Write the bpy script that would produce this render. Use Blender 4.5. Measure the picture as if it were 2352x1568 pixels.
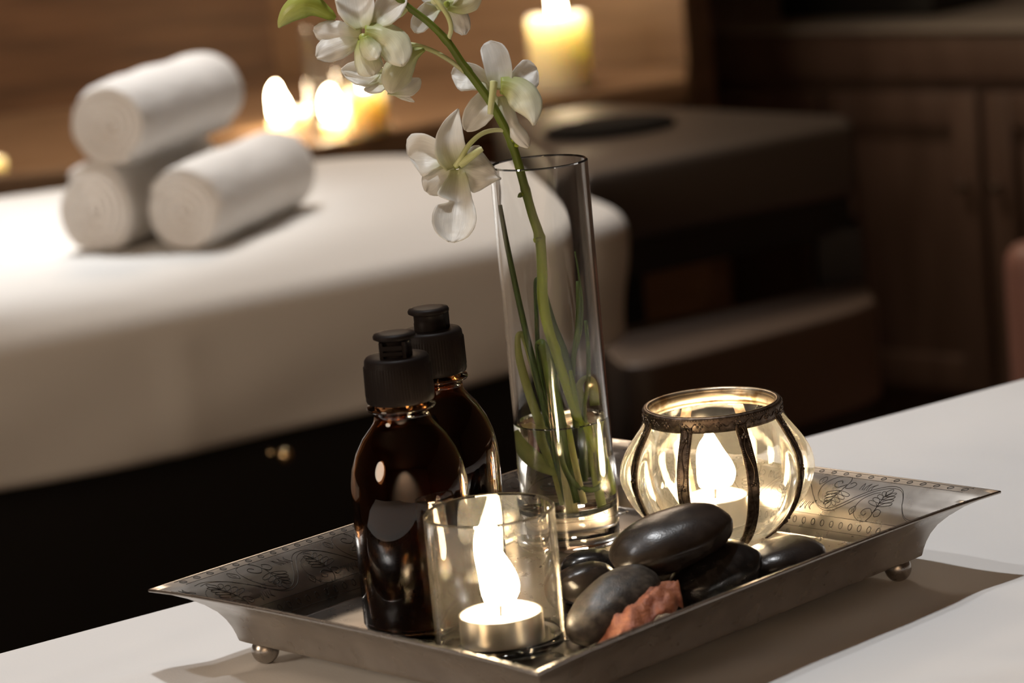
import bpy, bmesh, math, random
import numpy as np
from mathutils import Vector, Matrix, noise

random.seed(7)
PI = math.pi
scene = bpy.context.scene
for o in list(bpy.data.objects):
    bpy.data.objects.remove(o)

# ------------------------------------------------------------------ camera
FPX = 7000.0                      # focal length in pixels of the 2352x1568 frame
CAM_H = 0.402                     # above the near table top (z = 0)
PITCH, ROLL = math.radians(11.2), math.radians(5.3)
FW = Vector((0, math.cos(PITCH), -math.sin(PITCH)))
UP0 = Vector((0, math.sin(PITCH), math.cos(PITCH)))
RT0 = Vector((1, 0, 0))
IX = RT0 * math.cos(ROLL) - UP0 * math.sin(ROLL)      # image right
IY = -(RT0 * math.sin(ROLL) + UP0 * math.cos(ROLL))   # image down
CAM = Vector((0, 0, CAM_H))
cam_data = bpy.data.cameras.new('camera')
cam = bpy.data.objects.new('camera', cam_data)
scene.collection.objects.link(cam)
m = Matrix.Identity(4)
for i in range(3):
    m[i][0], m[i][1], m[i][2], m[i][3] = IX[i], -IY[i], -FW[i], CAM[i]
cam.matrix_world = m
cam_data.sensor_width = 36.0
cam_data.lens = FPX * 36.0 / 2352.0
cam_data.clip_start = 0.05
cam_data.dof.use_dof = True
cam_data.dof.focus_distance = 1.43
cam_data.dof.aperture_fstop = 9.6
scene.camera = cam

# ------------------------------------------------------------------ view
vs = scene.view_settings
vs.view_transform = 'Standard'
vs.look = 'None'
vs.gamma = 1.0
vs.use_curve_mapping = False
vs.exposure = 0.0
scene.cycles.max_bounces = 20
scene.cycles.transmission_bounces = 16
scene.cycles.transparent_max_bounces = 24
scene.cycles.use_denoising = True
scene.cycles.sample_clamp_indirect = 60.0

# ------------------------------------------------------------------ world and lamps
world = bpy.data.worlds.new('room_air')
scene.world = world
world.use_nodes = True
world.node_tree.nodes['Background'].inputs[0].default_value = (1.0, 0.82, 0.66, 1)
world.node_tree.nodes['Background'].inputs[1].default_value = 0.02


def lamp(name, kind, loc, target, power, color, size=0.1, spot=60, blend=0.6):
    d = bpy.data.lights.new(name, kind)
    d.energy = power
    d.color = color
    if kind == 'SPOT':
        d.spot_size = math.radians(spot)
        d.spot_blend = blend
        d.shadow_soft_size = size
    elif kind == 'AREA':
        d.shape = 'DISK'
        d.size = size
    else:
        d.shadow_soft_size = size
    o = bpy.data.objects.new(name, d)
    scene.collection.objects.link(o)
    o.location = loc
    v = Vector(target) - Vector(loc)
    o.rotation_euler = v.to_track_quat('-Z', 'Y').to_euler()
    return o


# recessed ceiling spots over the two tables, an added weak warm fill over the far room
lamp('ceiling_spot', 'SPOT', (-0.10, 1.80, 1.70), (0.03, 1.42, 0), 54, (0.97, 0.985, 1.0), 0.045, 46, 0.7)
lamp('ceiling_spot', 'SPOT', (-0.75, 1.50, 1.70), (0.05, 1.40, 0), 19, (0.98, 0.985, 1.0), 0.05, 46, 0.8)
lamp('ceiling_spot', 'SPOT', (-0.62, 3.28, 1.70), (-0.62, 3.05, -0.05), 108, (0.97, 0.985, 1.0), 0.05, 34, 0.9)
lamp('ceiling_spot', 'SPOT', (-0.30, 3.15, 1.70), (-0.15, 2.95, -0.05), 46, (0.97, 0.985, 1.0), 0.05, 44, 0.9)
lamp('far_room_fill', 'AREA', (-0.2, 4.2, 1.70), (0.1, 4.35, 0), 22, (1.0, 0.80, 0.60), 0.7)
lamp('side_lamp', 'AREA', (-1.9, 0.35, 0.80), (0.0, 2.0, -0.1), 20, (1.0, 0.80, 0.61), 0.8)
lamp('bounce_fill', 'SPOT', (-0.4, -0.75, 1.68), (-0.4, -2.0, 0.25), 455, (1.0, 0.82, 0.64), 0.08, 95, 0.8)  # added front fill: unseen spot bounced off the wall behind the camera


def at(x, y, z):
    """the point of the horizontal plane z seen at pixel x, y"""
    d = FW * FPX + IX * (x - 1176) + IY * (y - 784)
    return CAM + d * ((z - CAM_H) / d.z)


def atd(x, y, depth):
    """the point at a given distance along the view axis seen at pixel x, y"""
    return CAM + (FW * FPX + IX * (x - 1176) + IY * (y - 784)) * (depth / FPX)


# ------------------------------------------------------------------ materials
def mat(name):
    m_ = bpy.data.materials.new(name)
    m_.use_nodes = True
    nt = m_.node_tree
    nt.nodes.clear()
    out = nt.nodes.new('ShaderNodeOutputMaterial')
    return m_, nt, out


def principled(name, col, rough=0.5, metal=0.0, **kw):
    m_, nt, out = mat(name)
    b = nt.nodes.new('ShaderNodeBsdfPrincipled')
    b.inputs['Base Color'].default_value = (*col, 1)
    b.inputs['Roughness'].default_value = rough
    b.inputs['Metallic'].default_value = metal
    for k, v in kw.items():
        b.inputs[k.replace('_', ' ')].default_value = v
    nt.links.new(b.outputs[0], out.inputs[0])
    return m_, nt, b


def noise_col(nt, b, c1, c2, scale, detail=4, lo=0.3, hi=0.7, stretch=None, sock='Base Color', coord='Object'):
    tc = nt.nodes.new('ShaderNodeTexCoord')
    mp = nt.nodes.new('ShaderNodeMapping')
    if stretch:
        mp.inputs['Scale'].default_value = stretch
    n = nt.nodes.new('ShaderNodeTexNoise')
    n.inputs['Scale'].default_value = scale
    n.inputs['Detail'].default_value = detail
    r = nt.nodes.new('ShaderNodeValToRGB')
    r.color_ramp.elements[0].position = lo
    r.color_ramp.elements[1].position = hi
    r.color_ramp.elements[0].color = (*c1, 1)
    r.color_ramp.elements[1].color = (*c2, 1)
    nt.links.new(tc.outputs[coord], mp.inputs[0])
    nt.links.new(mp.outputs[0], n.inputs['Vector'])
    nt.links.new(n.outputs['Fac'], r.inputs[0])
    nt.links.new(r.outputs[0], b.inputs[sock])
    return n


def bump(nt, b, scale, strength, dist=0.001, detail=3, stretch=None):
    tc = nt.nodes.new('ShaderNodeTexCoord')
    mp = nt.nodes.new('ShaderNodeMapping')
    if stretch:
        mp.inputs['Scale'].default_value = stretch
    n = nt.nodes.new('ShaderNodeTexNoise')
    n.inputs['Scale'].default_value = scale
    n.inputs['Detail'].default_value = detail
    bp = nt.nodes.new('ShaderNodeBump')
    bp.inputs['Strength'].default_value = strength
    bp.inputs['Distance'].default_value = dist
    nt.links.new(tc.outputs['Object'], mp.inputs[0])
    nt.links.new(mp.outputs[0], n.inputs['Vector'])
    nt.links.new(n.outputs['Fac'], bp.inputs['Height'])
    nt.links.new(bp.outputs[0], b.inputs['Normal'])


M = {}
M['sheet'], nt, b = principled('white_cotton', (0.80, 0.79, 0.775), 0.85)
bump(nt, b, 900, 0.15, 0.0004, 2)
M['sheet_warm'], nt, b = principled('cream_cotton', (0.80, 0.775, 0.735), 0.9)
M['towel'], nt, b = principled('terry_cloth', (0.86, 0.83, 0.79), 0.95)
bump(nt, b, 420, 0.7, 0.003, 3)
M['tray'], nt, b = principled('aged_silver', (0.42, 0.38, 0.34), 0.30, 1.0)
noise_col(nt, b, (0.37, 0.335, 0.30), (0.46, 0.425, 0.385), 60, 6, 0.3, 0.72)
noise_col(nt, b, (0.265, 0.265, 0.265), (0.30, 0.30, 0.30), 110, 5, 0.3, 0.7, None, 'Roughness')
M['engrave'], nt, b = principled('engraved_groove', (0.035, 0.03, 0.026), 0.45, 0.9)
M['bronze'], nt, b = principled('dark_bronze', (0.16, 0.12, 0.09), 0.42, 1.0)
noise_col(nt, b, (0.085, 0.062, 0.046), (0.24, 0.18, 0.135), 420, 4, 0.35, 0.7)
M['bronze_rim'], nt, b = principled('worn_brass', (0.62, 0.52, 0.38), 0.33, 1.0)
noise_col(nt, b, (0.40, 0.27, 0.15), (0.72, 0.63, 0.48), 160, 5, 0.36, 0.52)
M['alu'], nt, b = principled('tin_cup', (0.78, 0.74, 0.68), 0.28, 1.0)
M['plastic'], nt, b = principled('black_plastic', (0.012, 0.009, 0.008), 0.45, Specular_IOR_Level=0.05)
M['liquid'], nt, b = principled('dark_oil', (0.030, 0.014, 0.007), 0.35, Specular_IOR_Level=0.1)
M['stone'], nt, b = principled('black_basalt', (0.03, 0.027, 0.025), 0.27, Specular_IOR_Level=0.35)
noise_col(nt, b, (0.016, 0.0115, 0.0095), (0.034, 0.026, 0.021), 120, 8, 0.35, 0.75)
bump(nt, b, 900, 0.12, 0.0006, 4)
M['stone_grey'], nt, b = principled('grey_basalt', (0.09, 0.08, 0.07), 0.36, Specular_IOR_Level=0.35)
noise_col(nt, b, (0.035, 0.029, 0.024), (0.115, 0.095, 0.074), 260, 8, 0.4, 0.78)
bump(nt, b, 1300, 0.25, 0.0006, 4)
M['stone_wet'], nt, b = principled('wet_basalt', (0.014, 0.012, 0.012), 0.22)
noise_col(nt, b, (0.010, 0.009, 0.009), (0.03, 0.026, 0.024), 200, 6, 0.4, 0.75)
M['dry_leaf'], nt, b = principled('dried_petal', (0.42, 0.13, 0.06), 0.6, 0.0)
noise_col(nt, b, (0.19, 0.048, 0.022), (0.40, 0.14, 0.06), 130, 6, 0.3, 0.7)
bump(nt, b, 320, 0.6, 0.002, 5)
M['wood'], nt, b = principled('brown_wood', (0.15, 0.075, 0.035), 0.5)
noise_col(nt, b, (0.09, 0.042, 0.018), (0.19, 0.095, 0.045), 5, 5, 0.3, 0.7, (1, 1, 9))
M['wood_red'], nt, b = principled('red_brown_wood', (0.10, 0.04, 0.018), 0.35)
noise_col(nt, b, (0.06, 0.022, 0.010), (0.14, 0.055, 0.024), 6, 5, 0.3, 0.7, (1, 1, 8))
M['wood_tan'], nt, b = principled('tan_wood', (0.30, 0.18, 0.09), 0.5)
noise_col(nt, b, (0.20, 0.115, 0.06), (0.32, 0.195, 0.11), 5, 5, 0.3, 0.7, (1, 1, 7))
M['wood_dark'], nt, b = principled('dark_wood', (0.09, 0.055, 0.038), 0.45)
noise_col(nt, b, (0.105, 0.064, 0.046), (0.155, 0.098, 0.074), 4, 5, 0.3, 0.7, (8, 8, 1))
M['leather'], nt, b = principled('dark_vinyl', (0.060, 0.048, 0.040), 0.45)
M['leather_mid'], nt, b = principled('brown_vinyl', (0.11, 0.075, 0.055), 0.45)
M['leather_pink'], nt, b = principled('rose_vinyl', (0.30, 0.15, 0.12), 0.5)
M['counter'], nt, b = principled('grey_stone_top', (0.30, 0.26, 0.22), 0.35)
M['black_cloth'], nt, b = principled('black_cloth', (0.016, 0.015, 0.015), 0.9, Specular_IOR_Level=0.1)
M['black'], nt, b = principled('black_frame', (0.006, 0.005, 0.004), 0.5)
M['floor'], nt, b = principled('dark_floorboards', (0.03, 0.018, 0.011), 0.5)
noise_col(nt, b, (0.02, 0.012, 0.007), (0.045, 0.027, 0.017), 3, 5, 0.3, 0.7, (1, 10, 1))
M['plaster'], nt, b = principled('brown_plaster', (0.25, 0.17, 0.11), 0.8)
M['plaster_pale'], nt, b = principled('cream_plaster', (0.62, 0.52, 0.42), 0.85)  # kept pale so the unseen front wall bounces the added fill
M['brass'], nt, b = principled('brass_knob', (0.75, 0.55, 0.30), 0.2, 1.0)

# candle wax lets the flame's light through
def wax(name, col, scale):
    m_, nt_, b_ = principled(name, col, 0.5)
    b_.inputs['Subsurface Weight'].default_value = 1.0
    b_.inputs['Subsurface Radius'].default_value = (1.0, 0.90, 0.74)
    b_.inputs['Subsurface Scale'].default_value = scale
    return m_
M['wax'] = wax('white_wax', (0.92, 0.88, 0.80), 0.006)
M['wax_pillar'] = wax('ivory_wax', (0.95, 0.86, 0.66), 0.055)
M['wax_amber'] = wax('amber_wax', (0.94, 0.78, 0.52), 0.04)
M['wick'], nt, b = principled('burnt_wick', (0.02, 0.015, 0.012), 0.8)


def flame_mat(name, strength, col=(1.0, 0.77, 0.48)):
    m_, nt_, out = mat(name)
    e = nt_.nodes.new('ShaderNodeEmission')
    e.inputs[0].default_value = (*col, 1)
    e.inputs[1].default_value = strength
    nt_.links.new(e.outputs[0], out.inputs[0])
    return m_
M['flame'] = flame_mat('candle_flame', 70)
M['flame_far'] = flame_mat('far_candle_flame', 80)


def glass(name, ior=1.47, col=(1, 1, 1), haze=0.0, haze_col=(1, 1, 1)):
    """solid glass wall, with a faint translucent haze standing in for flame glow"""
    m_, nt_, out = mat(name)
    g = nt_.nodes.new('ShaderNodeBsdfGlass')
    g.inputs['Color'].default_value = (*col, 1)
    g.inputs['IOR'].default_value = ior
    g.inputs['Roughness'].default_value = 0.0
    if haze <= 0:
        nt_.links.new(g.outputs[0], out.inputs[0])
        return m_
    t = nt_.nodes.new('ShaderNodeBsdfTranslucent')
    t.inputs[0].default_value = (*haze_col, 1)
    mx = nt_.nodes.new('ShaderNodeMixShader')
    mx.inputs[0].default_value = haze  # veil of candle glow mixed into the glass itself
    nt_.links.new(g.outputs[0], mx.inputs[1])
    nt_.links.new(t.outputs[0], mx.inputs[2])
    nt_.links.new(mx.outputs[0], out.inputs[0])
    return m_


def thin_glass(name, col=(0.97, 0.97, 0.95), haze=0.02, wavy=0.0, haze_col=(1, 1, 1)):
    """thin blown wall: clear, shiny at a grazing view, with a faint haze standing in for glow"""
    m_, nt_, out = mat(name)
    t = nt_.nodes.new('ShaderNodeBsdfTransparent')
    t.inputs[0].default_value = (*col, 1)
    g = nt_.nodes.new('ShaderNodeBsdfGlossy')
    g.inputs['Roughness'].default_value = 0.015
    lw = nt_.nodes.new('ShaderNodeLayerWeight')
    lw.inputs[0].default_value = 0.5
    pw = nt_.nodes.new('ShaderNodeMath'); pw.operation = 'POWER'; pw.inputs[1].default_value = 4.0
    f = nt_.nodes.new('ShaderNodeMath'); f.operation = 'MULTIPLY_ADD'
    f.inputs[1].default_value = 0.85; f.inputs[2].default_value = 0.035
    nt_.links.new(lw.outputs['Facing'], pw.inputs[0])
    nt_.links.new(pw.outputs[0], f.inputs[0])
    mx = nt_.nodes.new('ShaderNodeMixShader')
    nt_.links.new(f.outputs[0], mx.inputs[0])
    nt_.links.new(t.outputs[0], mx.inputs[1])
    nt_.links.new(g.outputs[0], mx.inputs[2])
    d = nt_.nodes.new('ShaderNodeBsdfTranslucent')
    d.inputs[0].default_value = (*haze_col, 1)
    mz = nt_.nodes.new('ShaderNodeMixShader')
    mz.inputs[0].default_value = haze
    nt_.links.new(mx.outputs[0], mz.inputs[1])
    nt_.links.new(d.outputs[0], mz.inputs[2])
    nt_.links.new(mz.outputs[0], out.inputs[0])
    if wavy:
        tc = nt_.nodes.new('ShaderNodeTexCoord')
        mp = nt_.nodes.new('ShaderNodeMapping')
        mp.inputs['Scale'].default_value = (1, 1, 0.35)
        n = nt_.nodes.new('ShaderNodeTexNoise')
        n.inputs['Scale'].default_value = 170
        n.inputs['Detail'].default_value = 1
        bp = nt_.nodes.new('ShaderNodeBump')
        bp.inputs['Strength'].default_value = wavy
        bp.inputs['Distance'].default_value = 0.002
        nt_.links.new(tc.outputs['Object'], mp.inputs[0])
        nt_.links.new(mp.outputs[0], n.inputs['Vector'])
        nt_.links.new(n.outputs['Fac'], bp.inputs['Height'])
        nt_.links.new(bp.outputs[0], g.inputs['Normal'])
    return m_


M['vase_glass'] = glass('clear_vase_glass', 1.46, (0.99, 0.992, 0.99), 0.004)
M['bowl_glass'] = glass('blown_glass', 1.45, (0.99, 0.985, 0.955), 0.05, (1.0, 0.97, 0.88))
M['votive_glass'] = glass('clear_votive_glass', 1.46, (0.985, 0.985, 0.97), 0.006, (1.0, 0.9, 0.78))
M['hurricane_glass'] = thin_glass('thin_hurricane_glass', (0.95, 0.95, 0.96), 0.01)
M['water'] = glass('clear_water', 1.33, (0.99, 0.992, 0.98))
M['amber'], nt, b = principled('amber_glass', (0.30, 0.13, 0.05), 0.02, 0.0, Transmission_Weight=1.0, IOR=1.5)


def leaf_mat(name, c1, c2, trans=0.35, green_base=None):
    """petals and blades: uv.x runs from the base to the tip"""
    m_, nt_, out = mat(name)
    uv = nt_.nodes.new('ShaderNodeUVMap')
    sep = nt_.nodes.new('ShaderNodeSeparateXYZ')
    nt_.links.new(uv.outputs[0], sep.inputs[0])
    ramp = nt_.nodes.new('ShaderNodeValToRGB')
    nt_.links.new(sep.outputs[0], ramp.inputs[0])
    ramp.color_ramp.elements[0].color = (*(green_base or c1), 1)
    ramp.color_ramp.elements[0].position = 0.0
    ramp.color_ramp.elements[1].color = (*c2, 1)
    ramp.color_ramp.elements[1].position = 1.0
    e = ramp.color_ramp.elements.new(0.42 if green_base else 0.5)
    e.color = (*c1, 1)
    mp = nt_.nodes.new('ShaderNodeMapping')
    mp.inputs['Scale'].default_value = (2.0, 26.0, 1.0)
    n = nt_.nodes.new('ShaderNodeTexNoise')
    n.inputs['Scale'].default_value = 1.0
    n.inputs['Detail'].default_value = 3
    nt_.links.new(uv.outputs[0], mp.inputs[0])
    nt_.links.new(mp.outputs[0], n.inputs['Vector'])
    mr = nt_.nodes.new('ShaderNodeMapRange')
    mr.inputs[1].default_value, mr.inputs[2].default_value = 0.3, 0.7
    mr.inputs[3].default_value, mr.inputs[4].default_value = 0.88, 1.0
    nt_.links.new(n.outputs['Fac'], mr.inputs[0])
    mul = nt_.nodes.new('ShaderNodeVectorMath')
    mul.operation = 'MULTIPLY'
    nt_.links.new(ramp.outputs[0], mul.inputs[0])
    nt_.links.new(mr.outputs[0], mul.inputs[1])
    d = nt_.nodes.new('ShaderNodeBsdfPrincipled')
    d.inputs['Roughness'].default_value = 0.36
    t = nt_.nodes.new('ShaderNodeBsdfTranslucent')
    nt_.links.new(mul.outputs[0], d.inputs['Base Color'])
    nt_.links.new(mul.outputs[0], t.inputs['Color'])
    bp = nt_.nodes.new('ShaderNodeBump')
    bp.inputs['Strength'].default_value = 0.25
    bp.inputs['Distance'].default_value = 0.0008
    nt_.links.new(n.outputs['Fac'], bp.inputs['Height'])
    nt_.links.new(bp.outputs[0], d.inputs['Normal'])
    mx = nt_.nodes.new('ShaderNodeMixShader')
    mx.inputs[0].default_value = trans
    nt_.links.new(d.outputs[0], mx.inputs[1])
    nt_.links.new(t.outputs[0], mx.inputs[2])
    nt_.links.new(mx.outputs[0], out.inputs[0])
    return m_


M['petal'] = leaf_mat('white_petal', (0.95, 0.935, 0.88), (0.96, 0.95, 0.91), 0.50, (0.74, 0.76, 0.46))
M['lip'] = leaf_mat('green_white_lip', (0.86, 0.86, 0.62), (0.90, 0.88, 0.76), 0.45, (0.52, 0.60, 0.14))
M['bud'] = leaf_mat('green_bud', (0.42, 0.50, 0.10), (0.34, 0.42, 0.06), 0.2, (0.62, 0.66, 0.26))
M['pedicel'] = leaf_mat('pale_pedicel', (0.66, 0.70, 0.34), (0.74, 0.76, 0.46), 0.2)
M['stem'] = leaf_mat('green_stem', (0.12, 0.17, 0.016), (0.13, 0.18, 0.025), 0.05, (0.46, 0.58, 0.04))
M['blade'] = leaf_mat('dark_green_blade', (0.075, 0.13, 0.025), (0.055, 0.10, 0.025), 0.2)
M['blade_mid'] = leaf_mat('green_blade', (0.15, 0.23, 0.04), (0.10, 0.17, 0.04), 0.25)
M['blade_pale'] = leaf_mat('pale_blade', (0.50, 0.54, 0.22), (0.44, 0.50, 0.18), 0.45)
M['stalk_pale'] = leaf_mat('cut_pale_stalk', (0.80, 0.76, 0.36), (0.50, 0.55, 0.12), 0.35, (0.88, 0.82, 0.50))
M['stalk_green'] = leaf_mat('cut_green_stalk', (0.42, 0.56, 0.07), (0.20, 0.30, 0.04), 0.25, (0.52, 0.62, 0.14))

# ------------------------------------------------------------------ mesh helpers
COL = scene.collection


def mesh_obj(name, verts, faces, material, parent=None, smooth=True, uvs=None):
    me = bpy.data.meshes.new(name)
    me.from_pydata([tuple(v) for v in verts], [], faces)
    me.validate()
    if uvs is not None:
        lay = me.uv_layers.new(name='UVMap')
        for lp in me.loops:
            lay.data[lp.index].uv = uvs[lp.vertex_index]
    bm = bmesh.new()
    bm.from_mesh(me)
    bmesh.ops.recalc_face_normals(bm, faces=bm.faces)
    bm.to_mesh(me)
    bm.free()
    me.update()
    if smooth:
        for p in me.polygons:
            p.use_smooth = True
    if material is not None:
        me.materials.append(material)
    o = bpy.data.objects.new(name, me)
    COL.objects.link(o)
    if parent is not None:
        o.parent = parent
    return o


def empty(name, loc=(0, 0, 0), rz=0.0):
    o = bpy.data.objects.new(name, None)
    COL.objects.link(o)
    o.location = loc
    o.rotation_euler = (0, 0, rz)
    o.empty_display_size = 0.02
    return o


def tag(o, label, cat, group=None, kind=None):
    o['label'] = label
    o['category'] = cat
    if group:
        o['group'] = group
    if kind:
        o['kind'] = kind
    return o


def struct(o):
    o['kind'] = 'structure'
    return o


def auto_sharp(o, ang=40):
    me = o.data
    bm = bmesh.new()
    bm.from_mesh(me)
    for e in bm.edges:
        if len(e.link_faces) == 2 and e.calc_face_angle(0) > math.radians(ang):
            e.smooth = False
    bm.to_mesh(me)
    bm.free()
    return o


def lathe(prof, n=64, closed=False, fn=None):
    """prof = [(r, z)]; fn(r, z, angle) may change the radius"""
    V, F = [], []
    k = len(prof)
    for i in range(n):
        a = 2 * PI * i / n
        for r, z in prof:
            rr = fn(r, z, a) if fn else r
            V.append((rr * math.cos(a), rr * math.sin(a), z))
    rows = k if closed else k - 1
    for i in range(n):
        j = (i + 1) % n
        for q in range(rows):
            p = (q + 1) % k
            F.append((i * k + q, j * k + q, j * k + p, i * k + p))
    if not closed:
        if prof[0][0] > 1e-6:
            F.append(tuple(i * k for i in range(n))[::-1])
        if prof[-1][0] > 1e-6:
            F.append(tuple(i * k + k - 1 for i in range(n)))
    return V, F


def smooth_path(pts, n):
    """Catmull-Rom through pts (tuples of any length)"""
    P = [np.array(p, float) for p in pts]
    P = [2 * P[0] - P[1]] + P + [2 * P[-1] - P[-2]]
    out = []
    segs = len(P) - 3
    for i in range(n):
        u = i / (n - 1) * segs
        s = min(int(u), segs - 1)
        t = u - s
        a, b_, c, d = P[s:s + 4]
        out.append(0.5 * (2 * b_ + (c - a) * t + (2 * a - 5 * b_ + 4 * c - d) * t * t + (3 * b_ - a - 3 * c + d) * t ** 3))
    return out


def tube_geo(path, radii, n=10, caps=True):
    V, F, U = [], [], []
    P = [Vector(p) for p in path]
    k = len(P)
    nrm = None
    for i in range(k):
        t = (P[min(i + 1, k - 1)] - P[max(i - 1, 0)]).normalized()
        if nrm is None:
            nrm = t.orthogonal().normalized()
        nrm = (nrm - t * nrm.dot(t)).normalized()
        bn = t.cross(nrm)
        r = radii[i] if hasattr(radii, '__len__') else radii
        for j in range(n):
            a = 2 * PI * j / n
            V.append(P[i] + (nrm * math.cos(a) + bn * math.sin(a)) * r)
            U.append((i / (k - 1), j / n))
    for i in range(k - 1):
        for j in range(n):
            q = (j + 1) % n
            F.append((i * n + j, i * n + q, (i + 1) * n + q, (i + 1) * n + j))
    if caps:
        F.append(tuple(range(n))[::-1])
        F.append(tuple((k - 1) * n + j for j in range(n)))
    return V, F, U


def tube(name, path, radii, material, parent=None, n=10):
    V, F, U = tube_geo(path, radii, n)
    return mesh_obj(name, V, F, material, parent, True, U)


class Bag:
    """collects geometry for one mesh"""
    def __init__(self):
        self.V, self.F = [], []

    def add(self, V, F):
        o = len(self.V)
        self.V += [Vector(v) for v in V]
        self.F += [tuple(i + o for i in f) for f in F]

    def build(self, name, material, parent=None, smooth=True):
        return mesh_obj(name, self.V, self.F, material, parent, smooth)


def box_geo(x0, x1, y0, y1, z0, z1):
    V = [(x, y, z) for z in (z0, z1) for y in (y0, y1) for x in (x0, x1)]
    F = [(0, 2, 3, 1), (4, 5, 7, 6), (0, 1, 5, 4), (2, 6, 7, 3), (0, 4, 6, 2), (1, 3, 7, 5)]
    return V, F


def bevel_mod(o, w, seg=3):
    md = o.modifiers.new('bevel', 'BEVEL')
    md.width = w
    md.segments = seg
    md.limit_method = 'ANGLE'
    return o


def box(name, x0, x1, y0, y1, z0, z1, material, parent=None, bev=0.0, seg=3):
    V, F = box_geo(x0, x1, y0, y1, z0, z1)
    o = mesh_obj(name, V, F, material, parent, bev > 0)
    if bev > 0:
        bevel_mod(o, bev, seg)
    return o


def prism(name, pts, z0, z1, material, parent=None, bev=0.0, seg=3):
    """vertical prism over a polygon of xy points"""
    n = len(pts)
    V = [(p[0], p[1], z0) for p in pts] + [(p[0], p[1], z1) for p in pts]
    F = [tuple(range(n))[::-1], tuple(range(n, 2 * n))]
    F += [(i, (i + 1) % n, n + (i + 1) % n, n + i) for i in range(n)]
    o = mesh_obj(name, V, F, material, parent, bev > 0)
    if bev > 0:
        bevel_mod(o, bev, seg)
    return o


def chaikin(pts, it=3, q=0.25):
    for _ in range(it):
        out = []
        for i in range(len(pts)):
            a, b_ = np.array(pts[i]), np.array(pts[(i + 1) % len(pts)])
            out += [a * (1 - q) + b_ * q, a * q + b_ * (1 - q)]
        pts = out
    return pts


def fbm(x, y, z=0.0, s=1.0):
    return noise.fractal(Vector((x * s, y * s, z * s)), 1.0, 2.0, 3)


# ================================================================== ROOM
FZ = -0.75
struct(box('floor', -3.0, 3.0, -2.0, 6.5, FZ - 0.1, FZ, M['floor']))
struct(box('ceiling', -3.0, 3.0, -2.0, 6.5, 1.75, 1.85, M['plaster']))
struct(box('wall_left', -3.1, -3.0, -2.0, 6.5, FZ, 1.75, M['plaster']))
struct(box('wall_right', 3.0, 3.1, -2.0, 6.5, FZ, 1.75, M['plaster']))
struct(box('wall_front', -3.0, 3.0, -2.1, -2.0, FZ, 1.75, M['plaster_pale']))
struct(box('wall_far', -3.0, 3.0, 6.0, 6.1, FZ, 1.75, M['wood_dark']))

# panelled wall behind the candle ledge: left wing and the wing that ends right of the pillar candle
a, b_, c = Vector((-2.6, 4.37, 0)), Vector((-0.33, 4.80, 0)), Vector((0.30, 4.54, 0))


def wall_slab(name, p, q, t, z0, z1, material):
    d = (q - p).normalized()
    n = Vector((-d.y, d.x, 0))
    return struct(prism(name, [(p.x, p.y), (q.x, q.y), (q.x + n.x * t, q.y + n.y * t), (p.x + n.x * t, p.y + n.y * t)], z0, z1, material))


wall_slab('wall_back', a, b_, 0.12, FZ, 1.75, M['wood'])
wall_slab('wall_back_end', b_, c, 0.12, FZ, 1.75, M['wood_tan'])

# ================================================================== CANDLE LEDGE (far, blurred)
LZ = -0.10
ledge = empty('candle_ledge', (0, 4.3, FZ))
tag(ledge, 'long red-brown wooden ledge along the wall carrying the lit candles', 'ledge')
_q = [at(0, 404, -0.10), at(740, 332, -0.10), at(1220, 234, -0.10)]
lp = [(-2.4, 3.75)] + [(v_.x, v_.y) for v_ in _q] + [ (0.285, 4.345), (0.298, 4.53), (-0.33, 4.79), (-2.4, 4.40)]
base_l = (0, -4.3, -FZ)
tp = prism('ledge_top', lp, LZ - 0.035, LZ, M['wood_tan'], ledge, 0.006)
tp.location = base_l
lo = prism('ledge_front', [(p[0] * 0.985, p[1] + 0.03) for p in lp[:5]] + lp[5:], FZ, LZ - 0.035, M['wood_red'], ledge)
lo.location = base_l


def flame_geo(w, h, lean=0.0, n=16, k=14):  # oversized: the glare round a flame is built into its shape
    V, F = [], []
    prof = []
    for i in range(k + 1):
        t = i / k
        r = 0.5 * w * (math.sin(PI * min(1, t ** 0.60)) ** 0.5 if 0 < t < 1 else 0) * (1.0 - 0.28 * t)
        prof.append((max(r, 1e-5), t * h))
    V, F = lathe(prof, n)
    V = [(x + lean * h * (z / h) ** 2 + 0.06 * w * math.sin(z / h * 6), y, z) for x, y, z in V]
    return V, F


def flame(name, loc, w, h, parent, lean=0.0, m_='flame'):
    V, F = flame_geo(w, h, lean)
    o = mesh_obj(name, V, F, M[m_], parent)
    o.location = loc
    return o


def candle(name, loc, r, h, m_, fw, fh, label, dish=0.006, group=None, far=True):
    t = empty(name, loc)
    tag(t, label, 'candle', group)
    rim = min(0.25 * r, 0.008)
    V, F = lathe([(r * 0.97, 0), (r, 0.002), (r, h - rim * 0.6), (r - rim * 0.4, h), (r - rim, h - rim * 0.3), (r * 0.55, h - dish), (0.0008, h - dish)], 48)
    mesh_obj('wax_body', V, F, M[m_], t)
    tube('wick', [(0, 0, h - dish - 0.001), (0.0006, 0, h - dish + 0.005), (0.002, 0, h - dish + 0.009)], 0.0008, M['wick'], t, 6)
    flame('flame', (0, 0, h - dish + 0.004), fw, fh, t, 0.0, 'flame_far' if far else 'flame')
    return t


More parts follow.
